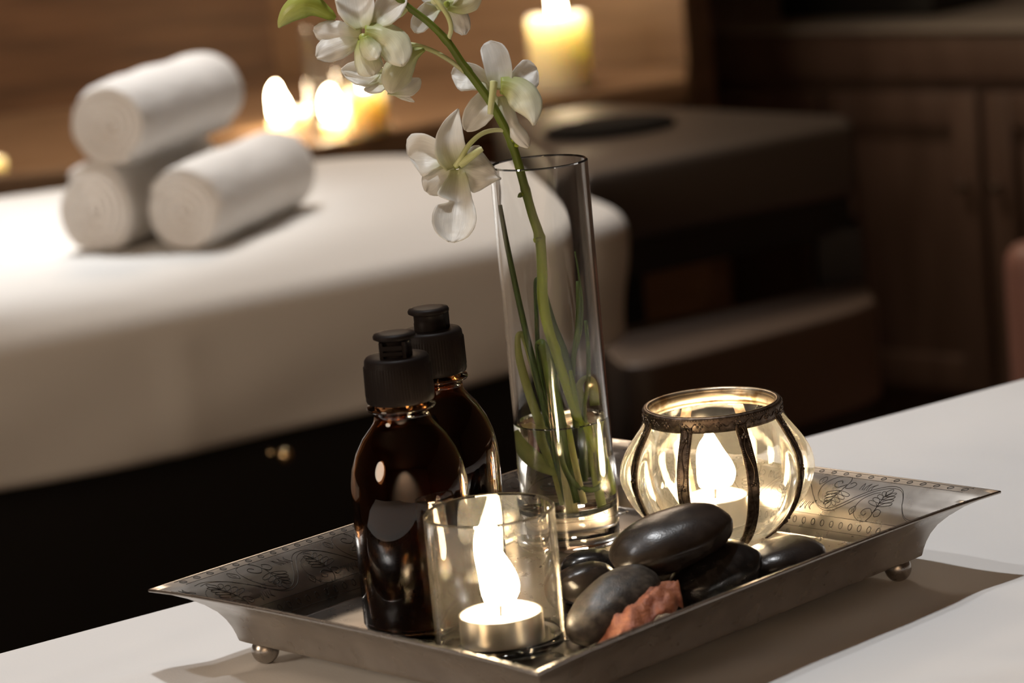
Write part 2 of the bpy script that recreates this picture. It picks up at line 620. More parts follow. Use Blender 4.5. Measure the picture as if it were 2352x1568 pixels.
p = at(1292, 205, LZ)
candle('pillar_candle', p, 0.044, 0.108, 'wax_pillar', 0.022, 0.062, 'tall ivory pillar candle glowing on the ledge, behind the orchid', 0.012)
p = at(846, 308, LZ)
candle('stout_candle', p, 0.027, 0.062, 'wax_amber', 0.012, 0.022, 'amber candle inside the tall clear hurricane glass on the ledge', 0.01)
p = at(769, 312, LZ)
candle('tealight_candle', p, 0.014, 0.022, 'wax_amber', 0.033, 0.044, 'low candle with a large flame beside the amber one in the hurricane glass', 0.003)
p = at(808, 310, LZ)
V, F = lathe([(0.055, 0.002), (0.055, 0.15), (0.0535, 0.1512), (0.052, 0.15), (0.052, 0.006), (0.001, 0.006), (0.001, 0.002)], 48)
hg = auto_sharp(mesh_obj('hurricane_glass', V, F, M['hurricane_glass']), 22)
hg.location = (p.x, p.y, LZ - 0.002)
tag(hg, 'tall clear hurricane glass around two candles behind the white towels', 'glass')
p = at(644, 296, LZ)
candle('tealight_candle', p, 0.015, 0.014, 'wax_amber', 0.029, 0.050, 'low candle with a bright flame just right of the towel stack', 0.003)
p = at(688, 292, LZ)
V, F = lathe([(0.001, 0.0), (0.013, 0.0), (0.0155, 0.004), (0.016, 0.026), (0.0152, 0.027), (0.0145, 0.025), (0.014, 0.02), (0.001, 0.019)], 32)
o = mesh_obj('amber_cup', V, F, M['wax_amber'])
o.location = p
tag(o, 'small amber candle cup right of the bright flame by the towels', 'candle')
p = at(-18, 395, LZ)
candle('tealight_candle', p, 0.02, 0.018, 'wax_amber', 0.008, 0.022, 'tiny candle on the ledge at the far left, cut by the frame', 0.003)

# ================================================================== DARK CABINET (far right)
cab = empty('low_cabinet', (0.354, 5.071, FZ), math.atan2(4.651 - 5.071, 0.824 - 0.354))
tag(cab, 'long dark wood cabinet with a grey stone top and framed doors at the back right', 'cabinet')
H_ = -0.10 - FZ
CL = 1.9
box('body', -0.35, CL, 0.02, 0.55, 0, H_ - 0.010, M['wood_dark'], cab)
box('countertop', -0.38, CL, -0.02, 0.57, H_ - 0.010, H_, M['counter'], cab, 0.003)
box('drawer_rail', -0.35, CL, -0.012, 0.02, H_ - 0.085, H_ - 0.011, M['wood_dark'], cab, 0.003)
box('plinth', -0.35, CL, 0.03, 0.5, 0, 0.05, M['black'], cab)
dw = 0.30
for i in range(6):
    x0 = -0.05 + i * dw
    d = box('door', x0 + 0.004, x0 + dw - 0.004, 0.004, 0.02, 0.06, H_ - 0.10, M['wood_dark'], cab, 0.002)
    for q in ((x0 + 0.006, x0 + 0.055, 0.065, H_ - 0.105), (x0 + dw - 0.055, x0 + dw - 0.006, 0.065, H_ - 0.105)):
        box('stile', q[0], q[1], -0.014, 0.006, q[2], q[3], M['wood_dark'], d, 0.003)
    for z0, z1 in ((0.065, 0.12), (H_ - 0.16, H_ - 0.105)):
        box('rail', x0 + 0.055, x0 + dw - 0.055, -0.012, 0.006, z0, z1, M['wood_dark'], d, 0.003)
    V, F, _ = tube_geo([(0, 0, 0), (0, -0.012, 0), (0, -0.022, 0)], [0.004, 0.005, 0.008], 12)
    h = mesh_obj('knob', V, F, M['bronze'], d)
    h.location = (x0 + (dw - 0.03 if i % 2 else 0.03), -0.012, H_ - 0.25)
tr = box('storage_box', 0.10, 0.40, 0.10, 0.30, H_ + 0.001, H_ + 0.09, M['black'], None, 0.004)
tr.location = cab.location
tr.rotation_euler = cab.rotation_euler
tag(tr, 'low black box standing on the grey cabinet top', 'box')

# ================================================================== DARK TREATMENT BENCH
bz = -0.07
bench = empty('treatment_bench', (0.26, 3.6, FZ))
tag(bench, 'dark brown vinyl treatment bench with a flat padded top behind the vase', 'bench')
bp_ = [at(1335, 404, bz), at(1965, 283, bz), at(1952, 262, bz), at(1375, 236, bz), at(1130, 268, bz)]
bp_ = [(v.x, v.y) for v in bp_]
off = (-0.26, -3.6, -FZ)
o = prism('padded_top', bp_, bz - 0.085, bz, M['leather'], bench, 0.014, 4); o.location = off
cx = sum(p_[0] for p_ in bp_) / 5
cy = sum(p_[1] for p_ in bp_) / 5
sh = lambda s: [(cx + (x - cx) * s, cy + (y - cy) * s) for x, y in bp_]
o = prism('frame', sh(0.94), bz - 0.125, bz - 0.085, M['black'], bench); o.location = off
w0, w1 = at(1425, 700, bz - 0.30), at(1655, 655, bz - 0.30)
o = prism('side_panel', [(w0.x, w0.y + 0.03), (w1.x - 0.01, w1.y + 0.05), (w1.x - 0.02, w1.y + 0.08), (w0.x, w0.y + 0.06)], FZ, bz - 0.125, M['wood_tan'], bench); o.location = off
for (px_, py_) in sh(0.86)[1:5]:
    o = box('leg', px_ - 0.025, px_ + 0.025, py_ - 0.025, py_ + 0.025, FZ, bz - 0.12, M['black'], bench); o.location = off
pc = at(1400, 300, bz)
V, F = lathe([(0.001, 0.013), (0.05, 0.0125), (0.075, 0.010), (0.085, 0.005), (0.08, 0.001), (0.001, 0.0)], 40)
V = [(x * 1.0, y * 0.8, z) for x, y, z in V]
o = mesh_obj('face_cushion', V, F, M['black_cloth'])
o.location = (pc.x, pc.y, bz)
o.rotation_euler = (0, 0, math.radians(30))
tag(o, 'dark oval cushion lying on the treatment bench', 'cushion')

# lower padded seat in front of it
sz = -0.25
seat = empty('padded_stool', (0.28, 3.3, FZ))
tag(seat, 'low padded brown seat with rounded corners standing below the dark bench', 'stool')
sp = [at(1420, 750, sz), at(1545, 835, sz), at(2020, 700, sz), at(1985, 640, sz)]
spp = [(v.x, v.y) for v in sp]
spp[0] = (spp[0][0] - 0.03, spp[0][1] - 0.015)
spp[1] = (spp[1][0] - 0.05, spp[1][1] - 0.02)
off = (-0.28, -3.3, -FZ)
o = prism('seat', [tuple(q) for q in chaikin(spp, 3, 0.13)], sz - 0.11, sz, M['leather_mid'], seat, 0.022, 4); o.location = off
cx = sum(q[0] for q in spp) / 4
cy = sum(q[1] for q in spp) / 4
o = prism('base_frame', [(cx + (x - cx) * 0.9, cy + (y - cy) * 0.9) for x, y in spp], sz - 0.16, sz - 0.11, M['black'], seat); o.location = off
for x, y in spp:
    x, y = cx + (x - cx) * 0.84, cy + (y - cy) * 0.84
    o = box('leg', x - 0.02, x + 0.02, y - 0.02, y + 0.02, FZ, sz - 0.15, M['black'], seat); o.location = off

# rose chair at the right border
rc = at(2372, 860, -0.30)
chair = empty('padded_chair', (rc.x + 0.10, rc.y + 0.02, FZ))
tag(chair, 'rose-brown padded chair cut off by the right border', 'chair')
box('backrest', -0.115, 0.20, -0.03, 0.05, 0.20, 0.585, M['leather_pink'], chair, 0.025, 4)
box('seat', -0.07, 0.20, 0.04, 0.42, 0.20, 0.28, M['leather_pink'], chair, 0.02, 4)
for x in (-0.05, 0.18):
    for y in (0.02, 0.36):
        box('leg', x - 0.015, x + 0.015, y - 0.015, y + 0.015, 0, 0.24, M['black'], chair)

# ================================================================== SECOND TABLE WITH TOWELS
BZ = -0.05
outline = [(-1.70, 1.765), (0.035, 2.787), (0.108, 2.86), (0.085, 2.98), (-0.035, 3.34), (-0.10, 3.425), (-0.22, 3.455), (-0.56, 3.40), (-1.70, 2.85)]
ol = chaikin(outline, 3)
# resample evenly
P = np.array(ol + [ol[0]])
L = np.concatenate([[0], np.cumsum(np.linalg.norm(np.diff(P, axis=0), axis=1))])
NS = 300
ss = np.linspace(0, L[-1], NS, endpoint=False)
OL = np.stack([np.interp(ss, L, P[:, 0]), np.interp(ss, L, P[:, 1])], 1)
T = np.roll(OL, -1, 0) - np.roll(OL, 1, 0)
T /= np.linalg.norm(T, axis=1)[:, None]
NRM = np.stack([T[:, 1], -T[:, 0]], 1)
cen = np.array([-0.45, 2.90])
V, F = [], []
rings = []
for s in np.linspace(0.06, 1.0, 22):
    rings.append([(*(cen + (q - cen) * s), BZ + 0.004 * fbm(*(cen + (q - cen) * s), 0, 5) * (1 if s < 0.97 else 0.3)) for q in OL])
for a_ in (0.3, 0.6, 0.9, 1.2, PI / 2):
    r_ = 0.022
    rings.append([(*(q + n_ * r_ * math.sin(a_)), BZ - r_ * (1 - math.cos(a_))) for q, n_ in zip(OL, NRM)])
drop = 0.106
for k in range(1, 13):
    t = k / 12
    ring = []
    for i, (q, n_) in enumerate(zip(OL, NRM)):
        s_ = ss[i]
        f_ = 0.0040 * math.sin(s_ * 8 + 1.5 * math.sin(s_ * 3.1) + 3.0 * t) * t + 0.0028 * math.sin(s_ * 21 + 1.0 + 5 * t) * t
        f_ += 0.006 * math.exp(-((math.hypot(q[0] + 0.297, q[1] - 2.600) - 0.0) / 0.010) ** 2) * (1 - 0.4 * t)
        tuck = -0.012 * t * t
        d_ = 0.022 + f_ + tuck
        zz = BZ - 0.022 - drop * t + 0.006 * math.sin(s_ * 6) * t
        ring.append((*(q + n_ * d_), zz))
    rings.append(ring)
for r_ in rings:
    V += r_
nr = len(rings)
for k in range(nr - 1):
    for i in range(NS):
        j = (i + 1) % NS
        F.append((k * NS + i, k * NS + j, (k + 1) * NS + j, (k + 1) * NS + i))
F.append(tuple(range(NS)))
o = mesh_obj('draped_sheet', V, F, M['sheet_warm'])
sd = o.modifiers.new('cloth', 'SOLIDIFY'); sd.thickness = 0.0015; sd.offset = -1
tag(o, 'white sheet draped over the massage table that carries the rolled towels', 'sheet')
# stitched seam of the drape, pressed fold on the long side
tb = empty('massage_table', (-0.45, 2.9, FZ))
tag(tb, 'dark massage table under the white sheet with the rolled towels', 'massage table')
off = (0.45, -2.9, -FZ)
ins = lambda d_: [tuple(q - n_ * d_) for q, n_ in list(zip(OL, NRM))[::3]]
o = prism('mattress', ins(0.004), BZ - 0.09, BZ - 0.006, M['leather'], tb); o.location = off
o = prism('frame', ins(0.012), BZ - 0.42, BZ - 0.09, M['black'], tb); o.location = off
o = prism('pedestal', ins(0.10), FZ, BZ - 0.42, M['black'], tb); o.location = off
for (x, y, r_) in ((655, 1046, 0.007), (622, 1040, 0.0026)):
    q = atd(x, y, 2.62)
    V, F = lathe([(0.001, r_), (r_ * 0.6, r_ * 0.8), (r_, 0), (r_ * 0.6, -r_ * 0.8), (0.001, -r_)], 16)
    k = mesh_obj('knob', V, F, M['brass'], tb)
    k.location = q + Vector(off)
    k['label'] = 'shiny brass knob'

# towels
ta = math.radians(71.2)
AX = Vector((math.cos(ta), math.sin(ta), 0))
PX = Vector((math.sin(ta), -math.cos(ta), 0))


def towel(front, R, Ln, squash, seam, label, seed):
    """a towel rolled along AX; front = centre of the end that faces the camera"""
    pitch = 0.0095
    turns = R / pitch
    V, F = [], []
    nA, nL, nR = 96, 26, 40

    def rad(th):          # 0..1 round the roll, the outer wrap ends at the seam
        return R - 0.006 + 0.006 * th

    def pt(ax, rr, th):
        a = seam + 2 * PI * th
        x, z = rr * math.cos(a), rr * math.sin(a)
        z *= squash
        if z < -R * 0.82:
            z = -R * 0.82 + (z + R * 0.82) * 0.25
        f_ = 1 + 0.035 * fbm(x * 1.2 + seed, z * 1.2, ax * 0.9, 24)
        return Vector((ax, x * f_, z * f_))
    # side
    idx = {}
    for i in range(nL + 1):
        t = i / nL
        ax = Ln * t
        edge = 1 - 0.10 * (max(0, 1 - t / 0.06) ** 2) - 0.14 * (max(0, (t - 0.92) / 0.08) ** 2)
        bulge = 1 + 0.02 * math.sin(PI * t) + 0.012 * math.sin(11 * t + seed)
        for j in range(nA + 1):
            idx[(i, j)] = len(V)
            V.append(pt(ax, rad(j / nA) * edge * bulge, j / nA))
    for i in range(nL):
        for j in range(nA):
            F.append((idx[i, j], idx[i, j + 1], idx[i + 1, j + 1], idx[i + 1, j]))
        F.append((idx[i, nA], idx[i, 0], idx[i + 1, 0], idx[i + 1, nA]))
    # both ends with the rolled-up layers
    for end, ax0, sg in ((0, 0, -1), (nL, Ln, 1)):
        prev = [idx[(end, j)] for j in range(nA)]
        e0 = 0.90 if end == 0 else 0.86
        for k in range(1, nR):
            rr = (1 - k / nR)
            row = []
            for j in range(nA):
                th = j / nA
                r_ = rad(th) * e0 * rr
                ph = (r_ / pitch - th + 0.15 * fbm(math.cos(2 * PI * th), math.sin(2 * PI * th), seed, 1.3)) % 1.0
                g = (0.5 - abs(ph - 0.5)) * 2
                dz = sg * (0.007 * min(1, g * 1.8) - 0.007 + 0.003 * rr * rr)
                row.append(len(V))
                V.append(pt(ax0 + dz - sg * 0.006 * (1 - rr), r_, th))
            for j in range(nA):
                q = (j + 1) % nA
                F.append((prev[j], row[j], row[q], prev[q]))
            prev = row
        F.append(tuple(prev))
    W_ = []
    for v in V:
        W_.append(AX * v.x + PX * v.y + Vector((0, 0, v.z)))
    o = mesh_obj('rolled_towel', W_, F, M['towel'])
    o.location = front
    return tag(o, label, 'towel', 'rolled towels on the second table')


tl, trr = Vector((-0.392, 2.905, 0)), Vector((-0.306, 2.866, 0))
towel(tl + Vector((0.002, 0, BZ + 0.0405)), 0.0425, 0.24, 1.14, 2.2, 'rolled white towel at the lower left of the three, mostly behind its neighbours', 3)
towel(trr + Vector((0.006, 0, BZ + 0.0385)), 0.0430, 0.255, 1.02, 2.6, 'rolled white towel at the lower right of the three, its whole side showing', 11)
tm = (tl + trr) / 2
towel(tm + Vector((-0.014, 0.01, BZ + 0.124)), 0.0455, 0.245, 0.98, 5.2, 'rolled white towel lying on top of the two others', 23)

# ================================================================== NEAR TABLE AND SHEET
EA = math.radians(34.4)
ED = Vector((math.cos(EA), math.sin(EA), 0))
EN = Vector((math.sin(EA), -math.cos(EA), 0))       # towards the camera
E0 = Vector((0, 1.574, 0))
TRAY_C = Vector((0.0225, 1.3535, 0))
YAW = math.radians(43.9)
FEET = []
for su in (-1, 1):
    for sv in (-1, 1):
        u, v = 0.119 * su, 0.0885 * sv
        FEET.append(TRAY_C + Vector((u * math.cos(YAW) - v * math.sin(YAW), u * math.sin(YAW) + v * math.cos(YAW), 0)))


def sheet_z(p):
    z = 0.0012 * fbm(p.x, p.y, 0.3, 9) + 0.0022 * fbm(p.x * 0.6 + p.y * 0.35, p.y * 1.6 - p.x * 0.5, 1.7, 5)
    # pressed folds
    for (ax, ay, bx, by, w, h) in ((-0.119, 1.327, -0.21, 1.262, 0.007, 0.0030), (-0.150, 1.345, -0.235, 1.305, 0.012, 0.0030),
                                   (-0.10, 1.27, -0.20, 1.215, 0.010, 0.0022),
                                   (0.16, 1.25, 0.30, 1.18, 0.016, 0.0018), (0.24, 1.40, 0.36, 1.43, 0.02, 0.0025),
                                   (0.19, 1.33, 0.34, 1.36, 0.012, 0.0016), (0.10, 1.20, 0.28, 1.235, 0.011, 0.0015), (-0.26, 1.30, -0.15, 1.42, 0.010, 0.0012),
                                   (-0.24, 1.25, -0.10, 1.43, 0.014, 0.0010), (0.20, 1.62, 0.34, 1.50, 0.02, 0.0016), (0.22, 1.48, 0.36, 1.56, 0.015, 0.0012)):
        A, B = Vector((ax, ay)), Vector((bx, by))
        ab = B - A
        t = max(0, min(1, (Vector((p.x, p.y)) - A).dot(ab) / ab.length_squared))
        d_ = (Vector((p.x, p.y)) - A - ab * t).length
        z += h * math.exp(-(d_ / w) ** 2) * min(1, 4 * t) * min(1, 4 * (1 - t) + 0.05)
    k = 1.0
    for f_ in FEET:
        k *= 1 - math.exp(-((Vector((p.x, p.y)) - Vector((f_.x, f_.y))).length / 0.011) ** 2)
    return z * k


V, F = [], []
prof = []
for k in range(9):                     # far drape
    prof.append(('d', -0.16 + 0.15 * k / 8))
for a_ in np.linspace(PI / 2, 0, 6):
    prof.append(('r', a_))
tt = list(np.linspace(0.012, 0.56, 150)) + list(np.linspace(0.57, 0.72, 10))
for t in tt:
    prof.append(('t', t))
for k in range(5):
    prof.append(('e', -0.01 - 0.15 * k / 4))
su_ = list(np.linspace(-0.95, -0.42, 12)) + list(np.linspace(-0.41, 0.52, 240)) + list(np.linspace(0.53, 1.15, 12))
for s in su_:
    for kind, q in prof:
        if kind == 'd':
            p = E0 + ED * s + EN * (0.0 - 0.006 * math.sin(s * 12) * (-q) / 0.16)
            p.z = q
        elif kind == 'r':
            p = E0 + ED * s + EN * (0.010 * (1 - math.sin(q)))
            p.z = -0.010 + 0.010 * math.cos(q)
        elif kind == 't':
            p = E0 + ED * s + EN * q
            p.z = sheet_z(p) * min(1, (q - 0.010) / 0.03)
        else:
            p = E0 + ED * s + EN * 0.725
            p.z = q
        V.append(p)
k = len(prof)
for i in range(len(su_) - 1):
    for q in range(k - 1):
        F.append((i * k + q, i * k + q + 1, (i + 1) * k + q + 1, (i + 1) * k + q))
o = mesh_obj('table_sheet', V, F, M['sheet'])
tag(o, 'smooth white sheet under the silver tray on the near table', 'sheet')
nt_ = empty('massage_table', (E0 + EN * 0.36 + ED * 0.1) + Vector((0, 0, FZ)), EA)
tag(nt_, 'massage table under the sheet that carries the silver tray', 'massage table')
box('mattress', -1.0, 1.0, -0.352, 0.352, -0.10 - FZ, -0.012 - FZ, M['leather'], nt_, 0.01)
box('frame', -0.95, 0.95, -0.32, 0.32, -0.16 - FZ, -0.10 - FZ, M['black'], nt_)
for x in (-0.85, 0.85):
    for y in (-0.27, 0.27):
        box('leg', x - 0.03, x + 0.03, y - 0.03, y + 0.03, 0, -0.16 - FZ, M['black'], nt_)

# ================================================================== TRAY
FL = 0.012           # inner floor of the tray
tray = empty('silver_tray', TRAY_C, YAW)
tag(tray, 'rectangular engraved silver tray with flared rim and ball feet on the white sheet', 'tray')
BA, BB = 0.126, 0.0965            # half sizes of the floor
FLARE = 0.0268
RIMH = 0.028
TPROF = [(0.0, 0.0), (0.0006, 0.003), (0.0016, 0.0065), (0.0032, 0.0105), (0.0058, 0.0148), (0.0098, 0.0190), (0.0150, 0.0229), (0.0205, 0.0259), (0.0245, 0.0273), (FLARE, RIMH)]


def tprof(t):
    """t = 0..1 up the wall -> (outward, height)"""
    x = t * (len(TPROF) - 1)
    i = min(int(x), len(TPROF) - 2)
    f_ = x - i
    return tuple(TPROF[i][k] * (1 - f_) + TPROF[i + 1][k] * f_ for k in (0, 1))


def wall_pt(side, s, t, lift=0.0):
    """side 0..3; s = -1..1 along the side; t = 0..1 up the wall. tray coordinates"""
    o_, h_ = tprof(t)
    o2, h2 = tprof(min(1, t + 0.02))
    o1, h1 = tprof(max(0, t - 0.02))
    ln = math.hypot(o2 - o1, h2 - h1)
    no, nh = -(h2 - h1) / ln, (o2 - o1) / ln
    pin = 0.0025 * (1 - s * s) * (o_ / FLARE)            # sides bow in, corners draw out to tips
    droop = 0.0009 * (abs(s) ** 6) * (o_ / FLARE)
    o_ = o_ + no * lift - pin + 0.0012 * (abs(s) ** 8) * (o_ / FLARE)
    h_ = h_ + nh * lift - droop
    along, across = (BA, BB) if side % 2 == 0 else (BB, BA)
    x, y = s * (along + o_), -(across + o_)
    a_ = side * PI / 2
    return Vector((x * math.cos(a_) - y * math.sin(a_), x * math.sin(a_) + y * math.cos(a_), FL + h_))


def ss_(i, n):
    return -1 + 2 * i / n


V, F = [], []
nS, nT = 40, 27
for side in range(4):
    for i in range(nS):
        for k in range(nT + 1):
            V.append(wall_pt(side, ss_(i, nS), k / nT))
cols = 4 * nS
for i in range(cols):
    j = (i + 1) % cols
    for k in range(nT):
        F.append((i * (nT + 1) + k, j * (nT + 1) + k, j * (nT + 1) + k + 1, i * (nT + 1) + k + 1))
F.append(tuple(i * (nT + 1) for i in range(cols)))
body = mesh_obj('tray_body', V, F, M['tray'], tray)
# make the inside face up, then give the sheet metal its thickness outwards
bm = bmesh.new(); bm.from_mesh(body.data)
fl = max(bm.faces, key=lambda f_: len(f_.verts))
if fl.normal.z < 0:
    bmesh.ops.reverse_faces(bm, faces=bm.faces)
bmesh.ops.triangulate(bm, faces=[f_ for f_ in bm.faces if len(f_.verts) > 4])
bm.to_mesh(body.data); bm.free()
auto_sharp(body, 30)
sd = body.modifiers.new('metal', 'SOLIDIFY'); sd.thickness = 0.0014; sd.offset = -1
bv = body.modifiers.new('lip', 'BEVEL'); bv.width = 0.0005; bv.segments = 2; bv.limit_method = 'ANGLE'; bv.angle_limit = math.radians(50)
for f_ in FEET:
    d_ = f_ - TRAY_C
    u, v = d_.x * math.cos(-YAW) - d_.y * math.sin(-YAW), d_.x * math.sin(-YAW) + d_.y * math.cos(-YAW)
    prof_ = [(0.0008, -0.0003)] + [(0.0064 * math.sin(q), 0.0061 - 0.0064 * math.cos(q)) for q in np.linspace(0.15, 2.5, 14)] + [(0.0042, 0.0122), (0.001, 0.0122)]
    V, F = lathe(prof_, 28)
    o = mesh_obj('ball_foot', V, F, M['tray'], tray)
    o.location = (u, v, 0)


# engraving: fine grooves drawn as dark wire set into the inner walls
def engraving(side):
    bag = Bag()
    half = (BA if side % 2 == 0 else BB) + 0.014

    def line(pts, r=0.00016, n=None):
        path = smooth_path(pts, n or max(6, 4 * len(pts)))
        W_ = [wall_pt(side, max(-0.985, min(0.985, q[0] / half)), max(0.02, min(0.985, q[1])), 0.00002) for q in path]
        V_, F_, _ = tube_geo(W_, r, 5)
        bag.add(V_, F_)

    def ring(cx_, ct, rx, rt, r=0.00016, n=12):
        line([(cx_ + rx * math.cos(2 * PI * k / n), ct + rt * math.sin(2 * PI * k / n)) for k in range(n + 1)], r, 17)
    # border lines and rows of punched rings
    for t in (0.925, 0.80, 0.34, 0.15):
        lim = half - 0.010 if t > 0.5 else half - 0.017
        line([(-lim + 2 * lim * k / 12, t) for k in range(13)], 0.00011)
    n = int(2 * (half - 0.012) / 0.0068)
    for k in range(n + 1):
        x = -(half - 0.012) + 2 * (half - 0.012) * k / n
        ring(x, 0.862, 0.00115, 0.028)
    n = int(2 * (half - 0.018) / 0.0062)
    for k in range(n + 1):
        x = -(half - 0.018) + 2 * (half - 0.018) * k / n
        ring(x, 0.245, 0.0012, 0.042)
    # vine scroll; wall length units for the drawing: t per metre
    TP = 1 / 0.046
    per = 0.056
    mid, amp = 0.575, 0.165
    x0 = -half + 0.008
    pts = []
    x = x0
    while x < half - 0.006:
        pts.append(x)
        x += per / 12
    wave = lambda x: mid - amp * math.cos(2 * PI * (x - x0 - 0.006) / per)
    for dd in (-0.012, 0.012):
        line([(x + (dd * 0.05), wave(x) + dd) for x in pts], 0.00015, len(pts) * 3)

    def spray(cx_, ct, up):
        s_ = 1 if up else -1
        # curl that leaves the vine and turns round the spray
        line([(cx_ + 0.0015 + 0.0092 * math.cos(q), ct + s_ * (0.0 + 0.165 * math.sin(q))) for q in np.linspace(-0.62 * PI, 0.42 * PI, 14)], 0.00014)
        cx_ -= 0.001
        line([(cx_ + 0.0005, ct - s_ * 0.155), (cx_ - 0.0012, ct - s_ * 0.09), (cx_ - 0.0008, ct + s_ * 0.02), (cx_ + 0.0006, ct + s_ * 0.12)], 0.00019)
        for sg in (-1, 1):
            line([(cx_ - 0.001, ct - s_ * 0.06), (cx_ + sg * 0.0022, ct - s_ * 0.015), (cx_ + sg * 0.0052, ct - s_ * 0.03),
                  (cx_ + sg * 0.0058, ct - s_ * 0.075), (cx_ + sg * 0.0036, ct - s_ * 0.095), (cx_ + sg * 0.0024, ct - s_ * 0.07)], 0.00019)
            for q in range(4):
                bx, bt = cx_ - 0.0008 + 0.0003 * q, ct + s_ * (0.015 + 0.036 * q)
                L_ = 0.0066 - 0.0010 * q
                line([(bx, bt), (bx + sg * L_ * 0.45, bt + s_ * 0.042), (bx + sg * L_, bt + s_ * 0.052), (bx + sg * L_ * 1.02, bt + s_ * 0.030), (bx + sg * L_ * 0.5, bt + s_ * 0.008), (bx, bt)], 0.00016)
        line([(cx_ + 0.0006, ct + s_ * 0.13), (cx_ - 0.0008, ct + s_ * 0.175), (cx_ + 0.0008, ct + s_ * 0.215), (cx_ + 0.0022, ct + s_ * 0.175), (cx_ + 0.0006, ct + s_ * 0.13)], 0.00016)

    def drop(cx_, ct):
        line([(cx_, ct - 0.05), (cx_ - 0.0019, ct), (cx_, ct + 0.05), (cx_ + 0.0019, ct), (cx_, ct - 0.05)], 0.00015)
        line([(cx_, ct - 0.02), (cx_ + 0.0003, ct + 0.02)], 0.00012)

    def grass(cx_, ct, s_):
        for q in (-1, 0, 1):
            line([(cx_ + q * 0.0026, ct), (cx_ + q * 0.0026 + 0.0012, ct + s_ * 0.05), (cx_ + q * 0.0036 + 0.0012, ct + s_ * 0.085)], 0.00016)
            line([(cx_ + q * 0.0026 + 0.0016, ct), (cx_ + q * 0.0026 + 0.0022, ct + s_ * 0.045), (cx_ + q * 0.0036 + 0.0012, ct + s_ * 0.085)], 0.00013)
    k = 0
    x = x0 + 0.006 + per / 2
    while x < half - 0.012:
        up = (k % 2 == 0)
        if up:
            spray(x, 0.50, True)
            grass(x + 0.0125, 0.66, 1)
            drop(x + 0.011, 0.44)
        else:
            spray(x, 0.64, False)
            grass(x + 0.012, 0.47, -1)
            drop(x + 0.013, 0.71)
        x += per / 2
        k += 1
    return bag.build('engraving', M['engrave'], tray)


for side in range(4):
    e = engraving(side)
    e['label'] = 'dark engraved scroll and ring border'

# ================================================================== FRONT VOTIVE GLASS
vc = Vector((-0.0169, 1.2872, FL))
R_ = 0.0288
V, F = lathe([(0.001, 0.0003), (R_ - 0.002, 0.0003), (R_, 0.002), (R_, 0.0612), (R_ - 0.0008, 0.0622), (R_ - 0.0018, 0.0612), (R_ - 0.0020, 0.006), (R_ - 0.005, 0.0042), (0.001, 0.004)], 96)
V = [(x, y, z) for x, y, z in V]
o = auto_sharp(mesh_obj('votive_glass', V, F, M['votive_glass']), 22)
o.location = vc
tag(o, 'clear straight-sided votive glass with a lit tealight at the near corner of the tray', 'glass')


def tealight(loc, r, h, fw, fh, lean, label, rise=0.0):
    t = empty('tealight', loc)
    tag(t, label, 'candle')
    V_, F_ = lathe([(0.001, 0.0), (r - 0.0004, 0.0), (r, 0.0006), (r, h), (r - 0.0004, h + 0.0003), (r - 0.0008, h), (r - 0.001, 0.0012), (0.001, 0.001)], 64)
    auto_sharp(mesh_obj('tin_cup', V_, F_, M['alu'], t), 30)
    V_, F_ = lathe([(0.0006, 0.0015), (r - 0.0012, 0.0015), (r - 0.0012, h - 0.0010), (r - 0.003, h - 0.0016), (0.0006, h - 0.0018)], 48)
    mesh_obj('wax', V_, F_, M['wax'], t)
    tube('wick', [(0, 0, h - 0.002), (0.0003, 0, h + 0.003), (0.0012, 0.0003, h + 0.0065)], 0.0006, M['wick'], t, 6)
    flame('flame', (0, 0, h + 0.003), fw, fh, t, lean)
    return t


tealight(vc + Vector((0.0010, -0.006, 0.0044)), 0.0184, 0.0128, 0.0185, 0.037, -0.13, 'lit tealight in a tin cup inside the near votive glass')

